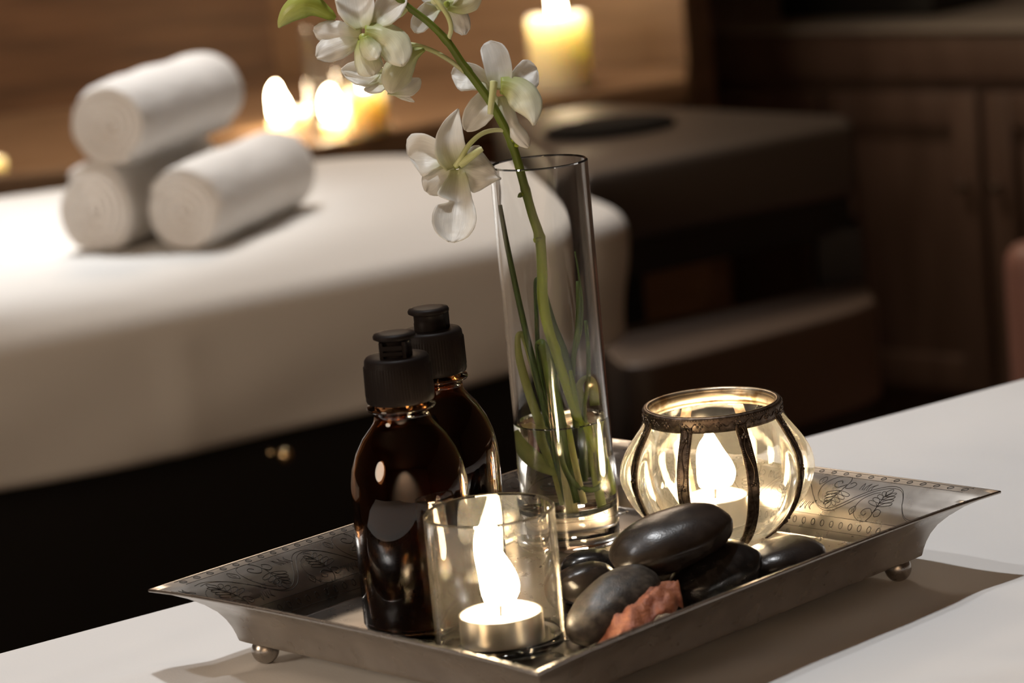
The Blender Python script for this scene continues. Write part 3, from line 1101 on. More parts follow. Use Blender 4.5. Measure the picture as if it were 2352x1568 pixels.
# ================================================================== BROWN BOTTLES
def bottle(loc, rz, s, label):
    t = empty('amber_bottle', loc, rz)
    t.scale = (s, s, s)
    tag(t, label, 'bottle', 'amber bottles on the tray')
    out = [(0.0005, 0.0012), (0.022, 0.0), (0.0255, 0.0012), (0.0266, 0.004), (0.0266, 0.060), (0.0263, 0.067), (0.0250, 0.0745), (0.0225, 0.0815), (0.0188, 0.0880),
           (0.0150, 0.0925), (0.0132, 0.0950), (0.0126, 0.0975), (0.0126, 0.1000), (0.0152, 0.1008), (0.0156, 0.1016), (0.0152, 0.1026), (0.0126, 0.1034), (0.0122, 0.1060), (0.0110, 0.1062)]
    inn = [(0.0100, 0.1055), (0.0108, 0.0960), (0.0128, 0.0928), (0.0170, 0.0872), (0.0206, 0.0808), (0.0231, 0.0738), (0.0245, 0.0665), (0.0248, 0.060), (0.0248, 0.005), (0.0235, 0.003), (0.0005, 0.0028)]
    V_, F_ = lathe(out + inn, 72)
    mesh_obj('bottle_body', V_, F_, M['amber'], t)
    liq = [(0.0005, 0.003), (0.0236, 0.0031), (0.0247, 0.0051), (0.02475, 0.060), (0.0244, 0.0665), (0.0230, 0.0737), (0.0205, 0.0806), (0.0168, 0.0870), (0.0125, 0.0926), (0.0005, 0.0926)]
    V_, F_ = lathe(liq, 56)
    o_ = mesh_obj('liquid', V_, F_, M['liquid'], t)
    # ribbed screw cap
    capr = lambda r, z, a: r + (0.00022 * (1 if int(a / (2 * PI) * 144) % 2 else 0) if 0.1075 < z < 0.1208 and r > 0.0145 else 0)
    cap_p = [(0.0138, 0.1040), (0.0150, 0.1044), (0.0154, 0.1055), (0.0154, 0.1074), (0.0153, 0.1077), (0.0151, 0.1206), (0.01485, 0.1212), (0.0146, 0.1235), (0.0138, 0.1246), (0.0084, 0.1250), (0.0005, 0.1250)]
    V_, F_ = lathe(cap_p, 288, False, capr)
    cp = auto_sharp(mesh_obj('screw_cap', V_, F_, M['plastic'], t), 50)
    # disc flip top on its short turret with the finger notch
    V_, F_ = lathe([(0.0074, 0.1246), (0.0074, 0.1282), (0.0072, 0.1286), (0.0072, 0.1318), (0.0076, 0.1324), (0.0005, 0.1324)], 64)
    tu = auto_sharp(mesh_obj('turret', V_, F_, M['plastic'], cp), 40)
    for z0, z1 in ((0.1262, 0.1278), (0.1286, 0.1306)):
        V_, F_ = box_geo(-0.0044, 0.0044, -0.0086, -0.0050, z0, z1)
        mesh_obj('hinge_bar', V_, F_, M['plastic'], cp, False)
    V_, F_ = box_geo(-0.0060, -0.0044, -0.0082, -0.0040, 0.1240, 0.1322)
    mesh_obj('hinge_side', V_, F_, M['plastic'], cp, False)
    V_, F_ = box_geo(0.0044, 0.0060, -0.0082, -0.0040, 0.1240, 0.1322)
    mesh_obj('hinge_side', V_, F_, M['plastic'], cp, False)
    V_, F_ = lathe([(0.0005, 0.1322), (0.0080, 0.1322), (0.0096, 0.1330), (0.0097, 0.1340), (0.0092, 0.1349), (0.0060, 0.1354), (0.0005, 0.1356)], 64)
    mesh_obj('flip_lid', V_, F_, M['plastic'], cp)
    return t


bottle((-0.0520, 1.3325, FL), math.radians(-8), 1.0, 'amber bottle with black flip cap beside the votive glass, the nearer of two')
bottle((-0.0373, 1.3885, FL), math.radians(150), 0.997, 'amber bottle with black flip cap behind the nearer bottle')

# ================================================================== VASE
vz = Vector((0.0206, 1.4514, FL))
R_ = 0.0237
RI = R_ - 0.0016
HV = 0.189
V, F = lathe([(0.0005, 0.0010), (R_ - 0.004, 0.0008), (R_ - 0.0016, 0.0003), (R_, 0.002), (R_, HV - 0.0008), (R_ - 0.0008, HV), (RI, HV - 0.0008), (RI, 0.021), (RI - 0.002, 0.0178), (RI - 0.006, 0.0166), (0.0005, 0.0162)], 96)
o = auto_sharp(mesh_obj('glass_vase', V, F, M['vase_glass']), 22)
o.location = vz
tag(o, 'tall clear cylinder vase with a thick base holding the orchid stem', 'vase')
WL = 0.0612
V, F = lathe([(0.0005, 0.0164), (RI - 0.006, 0.0168), (RI - 0.002, 0.0180), (RI + 0.0002, 0.0212), (RI + 0.0002, WL + 0.0012), (RI - 0.0012, WL + 0.0002), (0.0005, WL)], 96)
o = auto_sharp(mesh_obj('vase_water', V, F, M['water']), 22)
o.location = vz
tag(o, 'clear water in the lower third of the glass vase', 'water')
VD = (vz - CAM).dot(FW)      # viewing distance of the vase axis at its foot


def vdepth(y):
    """viewing distance of the vase axis where it passes image row y"""
    return VD + (y - 1243) * 0.000046


def ribbon(name, pts, material, label, cat='leaf', group='cut grass blades in the vase', dz=0.0, fold=0.0, parent=None, n=36, thick=0.00035):
    """a blade: pts = (x, y, width px, depth offset m); a shallow V section"""
    path = smooth_path(pts, n)
    V_, F_, U_ = [], [], []
    k = 5
    P3 = []
    for q in path:
        P3.append(atd(q[0], q[1], vdepth(q[1]) + dz + q[3]))
    for i, q in enumerate(path):
        tx = path[min(i + 1, n - 1)] - path[max(i - 1, 0)]
        l_ = math.hypot(tx[0], tx[1]) or 1
        nx, ny = -tx[1] / l_, tx[0] / l_
        w = q[2] * 0.5
        dd = vdepth(q[1]) + dz + q[3]
        for j in range(k):
            u = -1 + 2 * j / (k - 1)
            V_.append(atd(q[0] + nx * w * u, q[1] + ny * w * u, dd + fold * abs(u)))
            U_.append((i / (n - 1), j / (k - 1)))
    for i in range(n - 1):
        for j in range(k - 1):
            F_.append((i * k + j, i * k + j + 1, (i + 1) * k + j + 1, (i + 1) * k + j))
    o_ = mesh_obj(name, V_, F_, material, parent, True, U_)
    sd_ = o_.modifiers.new('blade', 'SOLIDIFY'); sd_.thickness = thick; sd_.offset = 0
    if label:
        tag(o_, label, cat, group)
    return o_


ribbon('grass_blade', [(1308, 1165, 12, -0.004), (1284, 1060, 13, -0.008), (1256, 960, 14, -0.010), (1225, 830, 13, -0.012), (1195, 700, 12, -0.010), (1166, 560, 10, -0.006), (1150, 470, 7, -0.003)],
       M['blade'], 'tall straight dark green blade leaning to the left side of the vase', fold=0.0014)
ribbon('grass_blade', [(1330, 1100, 14, 0.0), (1325, 960, 17, 0.0), (1302, 830, 18, 0.002), (1268, 740, 18, 0.002), (1246, 665, 17, 0.002), (1238, 643, 15, 0.003), (1230, 652, 9, 0.006), (1232, 720, 9, 0.008), (1236, 800, 10, 0.008), (1250, 880, 10, 0.008)],
       M['blade'], 'folded dark green blade with its bend just below the orchid stem', fold=0.001, n=56)
ribbon('grass_blade', [(1300, 1150, 16, 0.004), (1268, 1000, 18, 0.003), (1234, 870, 18, 0.002), (1210, 785, 18, 0.0), (1200, 768, 16, -0.002), (1190, 775, 12, -0.004), (1196, 830, 17, -0.006), (1222, 920, 20, -0.006), (1256, 1010, 20, -0.004), (1285, 1080, 16, 0)],
       M['blade_pale'], 'pale green folded blade nearest the left wall of the vase', fold=0.001, n=56)
ribbon('grass_blade', [(1322, 1150, 16, -0.01), (1304, 1050, 24, -0.012), (1282, 950, 28, -0.013), (1262, 850, 28, -0.012), (1248, 797, 24, -0.010), (1240, 788, 18, -0.007), (1234, 800, 8, -0.004), (1244, 870, 9, -0.003), (1262, 960, 10, -0.003)],
       M['blade_mid'], 'broad glossy green blade folded over in the middle of the vase', fold=0.002, n=56)
ribbon('grass_blade', [(1330, 1090, 10, 0.008), (1322, 980, 11, 0.009), (1308, 890, 12, 0.010), (1318, 820, 10, 0.010), (1334, 755, 8, 0.009), (1337, 690, 6, 0.008), (1330, 630, 4, 0.007), (1321, 577, 2, 0.006)],
       M['blade_mid'], 'thin curved blade with the highest tip on the right side of the vase', fold=0.0006)
ribbon('grass_blade', [(1340, 1090, 12, 0.002), (1334, 990, 12, 0.004), (1316, 900, 12, 0.005), (1317, 830, 12, 0.006), (1328, 740, 11, 0.006), (1328, 645, 9, 0.006)],
       M['blade_mid'], 'upright blade cut square, left of the thin curved one', fold=0.0008)
ribbon('grass_blade', [(1360, 1100, 9, 0.0), (1348, 1010, 10, 0.0), (1341, 940, 9, 0.0), (1351, 880, 9, 0.0), (1351, 800, 9, 0.0), (1345, 735, 8, 0.0)],
       M['blade_mid'], 'short upright blade closest to the right wall of the vase', fold=0.0008)
ribbon('grass_blade', [(1284, 1000, 10, -0.016), (1296, 1070, 11, -0.016), (1322, 1112, 12, -0.015), (1356, 1122, 12, -0.012), (1380, 1102, 12, -0.010), (1386, 1060, 11, -0.010), (1378, 1010, 10, -0.010)],
       M['blade_mid'], 'blade bent into a loop near the bottom of the water', fold=0.0006)
ribbon('grass_blade', [(1208, 985, 26, 0.004), (1222, 1018, 34, 0.003), (1248, 1050, 36, 0.001), (1278, 1072, 26, -0.001), (1300, 1080, 14, -0.002)],
       M['blade_pale'], 'wide pale leaf lying under the water surface on the left', fold=0.002)
ribbon('grass_blade', [(1338, 1010, 22, 0.010), (1336, 930, 24, 0.011), (1330, 890, 18, 0.011), (1345, 868, 12, 0.010), (1362, 880, 22, 0.009), (1368, 930, 24, 0.009)],
       M['blade_pale'], 'short curled pale leaf at the water line on the right', fold=0.001)


def stalk(name, pts, material, label):
    path = smooth_path(pts, 26)
    P3 = [atd(q[0], q[1], vdepth(q[1]) + q[3]) for q in path]
    rr = [q[2] * 0.5 * vdepth(q[1]) / FPX for q in path]
    o_ = tube(name, P3, rr, material, None, 14)
    tag(o_, label, 'stalk', 'cut stalks in the vase')
    return o_


stalk('cut_stalk', [(1314, 1176, 24, -0.006), (1302, 1090, 23, -0.007), (1290, 1010, 19, -0.007), (1282, 930, 17, -0.006), (1276, 860, 12, -0.004)], M['stalk_pale'], 'thickest pale yellow stalk with its cut end on the vase floor')
stalk('cut_stalk', [(1362, 1160, 16, 0.003), (1348, 1080, 17, 0.003), (1332, 990, 18, 0.002), (1318, 900, 15, 0.001), (1310, 850, 9, 0.001)], M['stalk_green'], 'green stalk right of the pale one, cut end deep in the water')
stalk('cut_stalk', [(1337, 1152, 14, -0.012), (1324, 1090, 14, -0.013), (1312, 1030, 14, -0.012), (1304, 980, 12, -0.011)], M['stalk_pale'], 'short pale stalk in front of the thickest one')

# ================================================================== ORCHID SPRAY
orchid = empty('orchid_spray', vz + Vector((0, 0, 0.02)))
tag(orchid, 'white orchid spray with a green arching stem standing in the glass vase', 'flower')
OFF = -(vz + Vector((0, 0, 0.02)))


def oparent(o_, par):
    o_.parent = par
    return o_


def fd(y):
    """viewing distance of the spray where it passes image row y"""
    return 1.462 - 0.00003 * max(0, 400 - y)


stem_px = [(1386, 1132, 11, 0.004), (1366, 1070, 11.5, 0.003), (1335, 980, 12, 0.002), (1300, 880, 12, 0.002), (1264, 770, 12.5, 0.002), (1247, 690, 13, 0.001), (1245, 620, 12.5, 0.0), (1240, 548, 12, 0), (1222, 490, 11, 0), (1204, 425, 10.5, 0), (1190, 375, 10.5, 0),
           (1172, 320, 10.5, 0), (1150, 276, 10.5, 0), (1125, 232, 10, 0), (1095, 190, 10, 0), (1062, 146, 9.5, 0), (1028, 96, 9, 0), (985, 52, 8.5, 0), (935, 14, 8, 0), (870, -40, 7, 0), (800, -85, 6, 0), (735, -110, 4, 0)]
path = smooth_path(stem_px, 120)
P3, RR = [], []
for q in path:
    dd = (vdepth(q[1]) if q[1] > 420 else vdepth(420) + (fd(q[1]) - fd(420))) + q[3]
    P3.append(atd(q[0], q[1], dd) + OFF)
    RR.append(q[2] * dd / FPX)
# swollen nodes
for i, q in enumerate(path):
    for ny in (440, 546, 800, 90, 330, 160):
        RR[i] *= 1 + 0.20 * math.exp(-((q[1] - ny) / 7.0) ** 2)
    P3[i] = P3[i]
st = tube('stem', P3, [r * 0.98 for r in RR], M['stem'], orchid, 14)
SD = lambda y: vdepth(420) + (fd(y) - fd(420))       # stem distance above the vase


def bract(x, y, dx, dy):
    p0, p1 = atd(x, y, SD(y) - 0.0012), atd(x + dx, y + dy, SD(y) - 0.003)
    tube('bract', [p0 + OFF, (p0 + p1) / 2 + OFF, p1 + OFF], [0.0013, 0.0011, 0.0003], M['stem'], st, 8)


bract(1228, 552, 16, -6)
bract(1198, 446, -8, 6)
bract(1178, 322, 12, 4)
bract(1185, 335, 6, -16)


def petal(parent, base, ctrl, tip, prof_, d0, d1, cup=0.0, curl=0.0, material=None, name='petal', ruffle=0.0, nt_=22, nw=12, skew=0.0):
    """base/ctrl/tip pixel points of the midrib; prof_ = (t, left px, right px) outline; d0, d1 depth offsets (m)"""
    B, C_, T_ = np.array(base, float), np.array(ctrl, float), np.array(tip, float)
    ts = [q[0] for q in prof_]
    V_, F_, U_ = [], [], []
    sd0 = random.random() * 50
    for i in range(nt_ + 1):
        t = i / nt_
        c_ = (1 - t) ** 2 * B + 2 * t * (1 - t) * C_ + t * t * T_
        tg = 2 * (1 - t) * (C_ - B) + 2 * t * (T_ - C_)
        tg /= np.linalg.norm(tg)
        nx = np.array([tg[1], -tg[0]])           # left of the direction of growth
        wl = np.interp(t, ts, [q[1] for q in prof_])
        wr = np.interp(t, ts, [q[2] for q in prof_])
        # soften the polygonal width
        e_ = 0.02
        wl = (wl * 2 + np.interp(min(1, t + e_), ts, [q[1] for q in prof_]) + np.interp(max(0, t - e_), ts, [q[1] for q in prof_])) / 4
        wr = (wr * 2 + np.interp(min(1, t + e_), ts, [q[2] for q in prof_]) + np.interp(max(0, t - e_), ts, [q[2] for q in prof_])) / 4
        for j in range(nw + 1):
            u = -1 + 2 * j / nw
            w = wl if u < 0 else wr
            # rounded end: outer edge points fall back a little at the tip
            back = (u * u) * 0.10 * max(0, (t - 0.8) / 0.2) * np.linalg.norm(T_ - B) * 0
            q = c_ + nx * (-u) * w - tg * back
            dep = d0 + (d1 - d0) * t + curl * t * t - cup * (u * u) * math.sin(PI * min(1, t * 0.85 + 0.1))
            dep -= (q[1] - B[1]) * 0.000135            # blossoms hang with their faces tipped up
            dep += ruffle * math.sin(u * 5 + t * 9 + sd0) * t * abs(u)
            dep += 0.0008 * fbm(q[0] / 60, q[1] / 60, sd0, 1.6) + 0.0004 * math.exp(-(u / 0.15) ** 2)
            V_.append(atd(q[0], q[1], SD(q[1]) + dep) + OFF)
            U_.append((t, j / nw))
    k = nw + 1
    for i in range(nt_):
        for j in range(nw):
            F_.append((i * k + j, i * k + j + 1, (i + 1) * k + j + 1, (i + 1) * k + j))
    o_ = mesh_obj(name, V_, F_, material or M['petal'], parent, True, U_)
    s_ = o_.modifiers.new('flesh', 'SOLIDIFY'); s_.thickness = 0.0004; s_.offset = 0
    return o_


def column(x, y, dd, r=0.0032, name='flower', material=None, dx=0, dy=6):
    p0, p1 = atd(x, y, SD(y) + dd), atd(x + dx, y + dy, SD(y) + dd - 0.004)
    return tube(name, smooth_path([p0 + OFF, (p0 + p1) / 2 + OFF, p1 + OFF], 7), [q * r * 0.5 for q in (0.7, 1, 1.05, 1, 0.85, 0.55, 0.15)], material or M['bud'], orchid, 12)


def pedicel(parent, pts, r0, r1, name='pedicel', mt='pedicel'):
    path_ = smooth_path(pts, 24)
    return tube(name, [atd(q[0], q[1], SD(q[1]) + q[2]) + OFF for q in path_], list(np.linspace(r0, r1, 24)), M[mt], parent, 10)


R5 = [(0, .12, .12), (.15, .45, .45), (.4, .85, .85), (.65, 1, 1), (.85, .8, .8), (.95, .45, .45), (1, .08, .08)]


def rp(wl, wr=None, pts=R5):
    wr = wl if wr is None else wr
    return [(t, a_ * wl, c_ * wr) for t, a_, c_ in pts]


ROUND = [(0, .25, .25), (.12, .45, .45), (.3, .72, .72), (.5, .93, .93), (.68, 1, 1), (.82, .92, .92), (.92, .68, .68), (.97, .42, .42), (1, .05, .05)]
POINT = [(0, .55, .55), (.15, .8, .8), (.35, 1, 1), (.55, .92, .92), (.75, .62, .62), (.9, .28, .28), (1, .02, .02)]
BROADTIP = [(0, .3, .3), (.15, .45, .45), (.35, .65, .65), (.6, .88, .88), (.8, 1, 1), (.92, .9, .9), (.98, .6, .6), (1, .1, .1)]

# ---- lower flower (seen from behind, in front of the far sheet)
FE = column(1048, 380, -0.004, 0.0026, dx=2, dy=4)
FE['label'] = 'lowest white blossom, left of the vase rim'
petal(FE, (1046, 382), (1012, 318), (1053, 250), [(0, 22, 30), (.15, 33, 38), (.35, 34, 38), (.55, 28, 34), (.75, 18, 26), (.9, 8, 13), (1, 1, 1)], -0.004, -0.001, 0.004, -0.003)
petal(FE, (1042, 378), (985, 335), (938, 358), [(0, 12, 14), (.25, 30, 26), (.45, 50, 34), (.65, 56, 44), (.82, 52, 46), (.93, 36, 34), (1, 6, 6)], 0.001, 0.004, 0.005, 0.002, ruffle=0.0015)
petal(FE, (1046, 386), (1005, 405), (978, 440), [(0, 12, 14), (.2, 18, 26), (.45, 26, 34), (.68, 30, 34), (.85, 30, 24), (.95, 22, 12), (1, 10, 3)], -0.003, -0.001, -0.004, 0.0, ruffle=0.001)
petal(FE, (1050, 390), (1052, 460), (1036, 556), [(0, 16, 16), (.12, 24, 22), (.25, 28, 36), (.38, 34, 46), (.43, 36, 40), (.46, 39, 14), (.50, 41, 16), (.53, 44, 40), (.57, 46, 47), (.68, 51, 52), (.8, 48, 50), (.9, 38, 40), (.96, 24, 26), (1, 5, 5)], -0.005, -0.008, 0.005, -0.004, ruffle=0.001, nt_=60)
petal(FE, (1054, 386), (1090, 392), (1153, 410), [(0, 14, 14), (.2, 38, 30), (.4, 50, 42), (.52, 46, 50), (.65, 34, 40), (.8, 20, 22), (.92, 7, 8), (1, 1, 1)], -0.006, -0.006, -0.004, -0.002, ruffle=0.0015)
petal(FE, (1060, 372), (1085, 350), (1103, 336), [(0, 10, 16), (.4, 14, 26), (.8, 10, 22), (1, 3, 8)], 0.001, 0.001, 0.003)
pedicel(FE, [(1046, 382, -0.009), (1058, 364, -0.010), (1078, 332, -0.008), (1105, 308, -0.005), (1135, 299, -0.002), (1168, 300, 0.0)], 0.0014, 0.0010)
pedicel(FE, [(1056, 378, -0.009), (1078, 362, -0.010), (1100, 346, -0.010), (1108, 341, -0.010)], 0.0022, 0.0012, 'spur')

# ---- right flower, behind the stem
FD_ = column(1152, 212, 0.006, 0.0034, dx=14, dy=-8)
FD_['label'] = 'white blossom crossing the stem on the right'
petal(FD_, (1145, 206), (1150, 150), (1122, 95), [(0, 16, 26), (.2, 27, 31), (.45, 30, 33), (.7, 30, 33), (.85, 28, 28), (.94, 25, 16), (1, 10, 4)], 0.006, 0.008, 0.004, 0.0)
petal(FD_, (1132, 205), (1085, 165), (1037, 172), [(0, 8, 10), (.25, 22, 24), (.5, 33, 30), (.72, 38, 30), (.88, 32, 24), (.96, 18, 14), (1, 3, 3)], 0.011, 0.013, 0.004, 0.0)
petal(FD_, (1166, 200), (1200, 172), (1234, 160), [(0, 8, 10), (.25, 18, 20), (.5, 28, 34), (.72, 34, 38), (.88, 28, 32), (.96, 15, 18), (1, 3, 3)], 0.012, 0.014, 0.003, 0.0, ruffle=0.0015)
petal(FD_, (1140, 218), (1108, 240), (1070, 300), [(0, 10, 22), (.25, 26, 30), (.5, 32, 33), (.72, 30, 30), (.88, 22, 22), (.96, 13, 13), (1, 3, 3)], 0.009, 0.010, 0.004, 0.0)
petal(FD_, (1146, 222), (1160, 280), (1214, 338), [(0, 16, 16), (.2, 24, 20), (.45, 22, 20), (.6, 17, 18), (.8, 20, 17), (.92, 16, 13), (1, 3, 3)], 0.007, 0.009, -0.003, 0.0)
petal(FD_, (1150, 190), (1215, 190), (1226, 288), [(0, 12, 20), (.15, 16, 30), (.35, 26, 38), (.55, 32, 42), (.72, 32, 38), (.84, 24, 22), (.92, 14, 10), (1, 2, 2)], 0.003, 0.001, -0.006, -0.002, M['lip'], 'lip')
pedicel(FD_, [(1134, 188, -0.006), (1132, 210, -0.008), (1128, 240, -0.009), (1126, 262, -0.009)], 0.0019, 0.0014, 'spur')

# ---- large upper-left flower
FA = column(832, 82, -0.010, 0.004, dx=6, dy=14)
FA['label'] = 'large white blossom with a green throat, upper left'
petal(FA, (832, 66), (822, 20), (812, -48), [(0, 14, 16), (.2, 34, 28), (.45, 48, 38), (.7, 50, 40), (.88, 38, 32), (1, 4, 4)], -0.010, -0.006, 0.005)
petal(FA, (856, 58), (890, 20), (930, -36), [(0, 10, 12), (.25, 22, 30), (.5, 34, 36), (.75, 34, 30), (.9, 24, 18), (1, 3, 3)], -0.008, -0.006, 0.004, ruffle=0.001)
petal(FA, (830, 80), (775, 78), (720, 66), [(0, 12, 12), (.25, 24, 24), (.5, 29, 28), (.75, 28, 24), (.9, 20, 16), (1, 3, 3)], -0.010, -0.008, -0.004, ruffle=0.001)
petal(FA, (826, 92), (775, 108), (727, 132), [(0, 10, 10), (.25, 22, 26), (.5, 27, 32), (.75, 25, 32), (.9, 16, 24), (1, 3, 4)], -0.012, -0.011, -0.004, ruffle=0.001)
petal(FA, (834, 92), (838, 130), (856, 174), [(0, 10, 12), (.3, 22, 24), (.6, 32, 30), (.85, 32, 30), (.95, 22, 20), (1, 4, 4)], -0.014, -0.015, -0.005, 0.0, M['lip'])
petal(FA, (838, 70), (905, 70), (925, 152), [(0, 10, 14), (.15, 20, 26), (.4, 32, 36), (.65, 40, 38), (.85, 32, 34), (.95, 18, 22), (1, 3, 3)], -0.013, -0.015, -0.006, 0.0, M['lip'])
petal(FA, (838, 84), (848, 112), (868, 134), [(0, 8, 10), (.3, 18, 22), (.6, 24, 26), (.85, 20, 20), (1, 4, 4)], -0.018, -0.020, -0.005, 0.0, M['lip'], 'lip')
pedicel(FA, [(905, 108, 0.006), (940, 102, 0.004), (985, 113, 0.002), (1030, 137, 0.0), (1068, 166, 0.0)], 0.0012, 0.0011)

# ---- flower behind and below it
FB = column(900, 168, 0.004, 0.003, dx=-6, dy=4)
FB['label'] = 'white blossom hanging half behind the large upper-left one'
petal(FB, (880, 170), (825, 165), (784, 160), [(0, 16, 12), (.3, 32, 22), (.6, 30, 26), (.85, 18, 16), (1, 2, 2)], 0.006, 0.006, 0.004)
petal(FB, (888, 186), (840, 190), (790, 164), [(0, 14, 16), (.3, 18, 24), (.6, 16, 18), (.85, 7, 8), (1, 1, 1)], 0.002, 0.002, -0.003)
petal(FB, (975, 114), (915, 145), (896, 214), [(0, 3, 5), (.2, 10, 22), (.4, 24, 34), (.65, 34, 38), (.85, 26, 30), (.95, 14, 16), (1, 2, 3)], -0.002, -0.004, -0.006, 0.0, M['lip'])
petal(FB, (890, 212), (940, 212), (965, 180), [(0, 4, 4), (.3, 14, 12), (.55, 20, 20), (.8, 18, 16), (.95, 8, 7), (1, 1, 1)], -0.006, -0.004, 0.003)
petal(FB, (905, 215), (930, 225), (952, 234), [(0, 6, 4), (.4, 9, 6), (.8, 6, 4), (1, 1, 1)], -0.004, -0.003, 0.0)
petal(FB, (880, 180), (860, 200), (836, 206), [(0, 20, 12), (.4, 22, 12), (.8, 12, 8), (1, 2, 2)], 0.004, 0.003, 0.002)

# ---- top flower, cut by the frame
FC = column(1024, 14, 0.008, 0.003, dx=4, dy=-10)
FC['label'] = 'white blossom at the top edge, right of the stem'
petal(FC, (1010, 14), (968, 30), (956, 76), [(0, 10, 10), (.25, 20, 24), (.5, 24, 24), (.75, 22, 22), (.92, 16, 16), (1, 3, 3)], 0.010, 0.011, 0.003)
petal(FC, (1030, 12), (1060, 40), (1066, 80), [(0, 12, 12), (.3, 24, 22), (.6, 23, 22), (.85, 18, 20), (1, 4, 5)], 0.011, 0.012, -0.003, ruffle=0.001)
petal(FC, (1028, 10), (1075, 10), (1094, -30), [(0, 14, 14), (.3, 26, 28), (.6, 30, 34), (.85, 20, 24), (1, 3, 3)], 0.006, 0.006, -0.004, 0, M['lip'])
petal(FC, (1020, 12), (1040, -20), (1040, -70), [(0, 14, 12), (.4, 30, 28), (.75, 28, 26), (1, 3, 3)], 0.008, 0.008, 0.003)
petal(FC, (1014, 8), (980, -10), (962, -50), [(0, 10, 10), (.4, 22, 22), (.75, 20, 20), (1, 3, 3)], 0.011, 0.011, 0.003)
pedicel(FC, [(996, -8, -0.002), (1014, 14, -0.004), (1030, 40, -0.003), (1036, 66, -0.002), (1030, 92, 0.0)], 0.0014, 0.0011)
pedicel(FC, [(1010, 20, 0.002), (1006, 8, 0.0), (1000, 0, -0.002)], 0.0012, 0.0026, 'spur')

# ---- closed bud with its spur
bud_path = [(640, 64, 2), (648, 50, 12), (668, 28, 24), (696, 12, 30), (722, 14, 24), (744, 26, 17), (760, 36, 12), (771, 42, 4)]
pp = smooth_path(bud_path, 30)
bo = tube('bud', [atd(q[0], q[1], SD(q[1]) + 0.0) + OFF for q in pp], [q[2] * 1.44 / FPX for q in pp], M['bud'], orchid, 18)
bo['label'] = 'closed green bud at the upper left end'
pedicel(bo, [(728, 2, 0.0), (738, -40, 0.0), (742, -80, 0.0), (745, -108, 0.0)], 0.0016, 0.0011)
pedicel(orchid, [(932, 20, 0.0), (922, 32, -0.001), (914, 38, -0.001)], 0.0016, 0.001, 'leaf_scale')

# ================================================================== STRAPPED GLASS BOWL
bw = Vector((0.0931, 1.4325, FL))
bowl = empty('candle_bowl', bw)
tag(bowl, 'round lobed glass candle bowl with bronze straps and a bronze rim', 'candle holder')
A0 = math.radians(-93.7 + 22.3)
BPROF = [(0.0200, 0.0008), (0.0228, 0.0018), (0.0290, 0.0060), (0.0362, 0.0126), (0.0420, 0.0205), (0.0455, 0.0290), (0.0462, 0.0345), (0.0450, 0.0410), (0.0418, 0.0475), (0.0375, 0.0535), (0.0340, 0.0580), (0.0318, 0.0615)]
bpts = [tuple(q) for q in smooth_path(BPROF, 34)]
BH = 0.0675


def lobe(r, z, a_):
    k = math.sin(PI * max(0, min(1, z / 0.060)))
    c_ = abs(math.cos(4 * (a_ - A0)))           # 1 in the strap grooves
    return r * (1.012 - 0.105 * k * c_ ** 2.0) + 0.0004


prof_ = [(0.0005, 0.0012)] + bpts + [(q[0] - 0.0030, q[1]) for q in reversed(bpts)]
prof_[-1] = (0.019, 0.0050)
prof_ += [(0.0005, 0.0050)]
prof_ = [q for q in prof_ if not (q[1] < 0.0050 and q[0] < 0.030 and prof_.index(q) > 40)] 
if prof_[-1][0] > 0.001:
    prof_.append((0.0005, 0.0050))
V, F = lathe(prof_, 192, False, lobe)
mesh_obj('glass_body', V, F, M['bowl_glass'], bowl)
V, F = lathe([(0.0322, 0.0600), (0.0333, 0.0602), (0.0336, 0.0612), (0.0336, 0.0664), (0.0332, 0.0675), (0.0320, 0.0676), (0.0306, 0.0672), (0.0303, 0.0660), (0.0303, 0.0600), (0.0312, 0.0597)], 128, True)
band = mesh_obj('rim_band', V, F, M['bronze'], bowl)
V, F = lathe([(0.0302, 0.0602), (0.0302, 0.0663), (0.0307, 0.0677), (0.0320, 0.0680), (0.0320, 0.0677), (0.0300, 0.0660), (0.0299, 0.0602)], 128, True)
rl = mesh_obj('rim_lining', V, F, M['bronze_rim'], band)
rl['label'] = 'worn brassy inner lining'


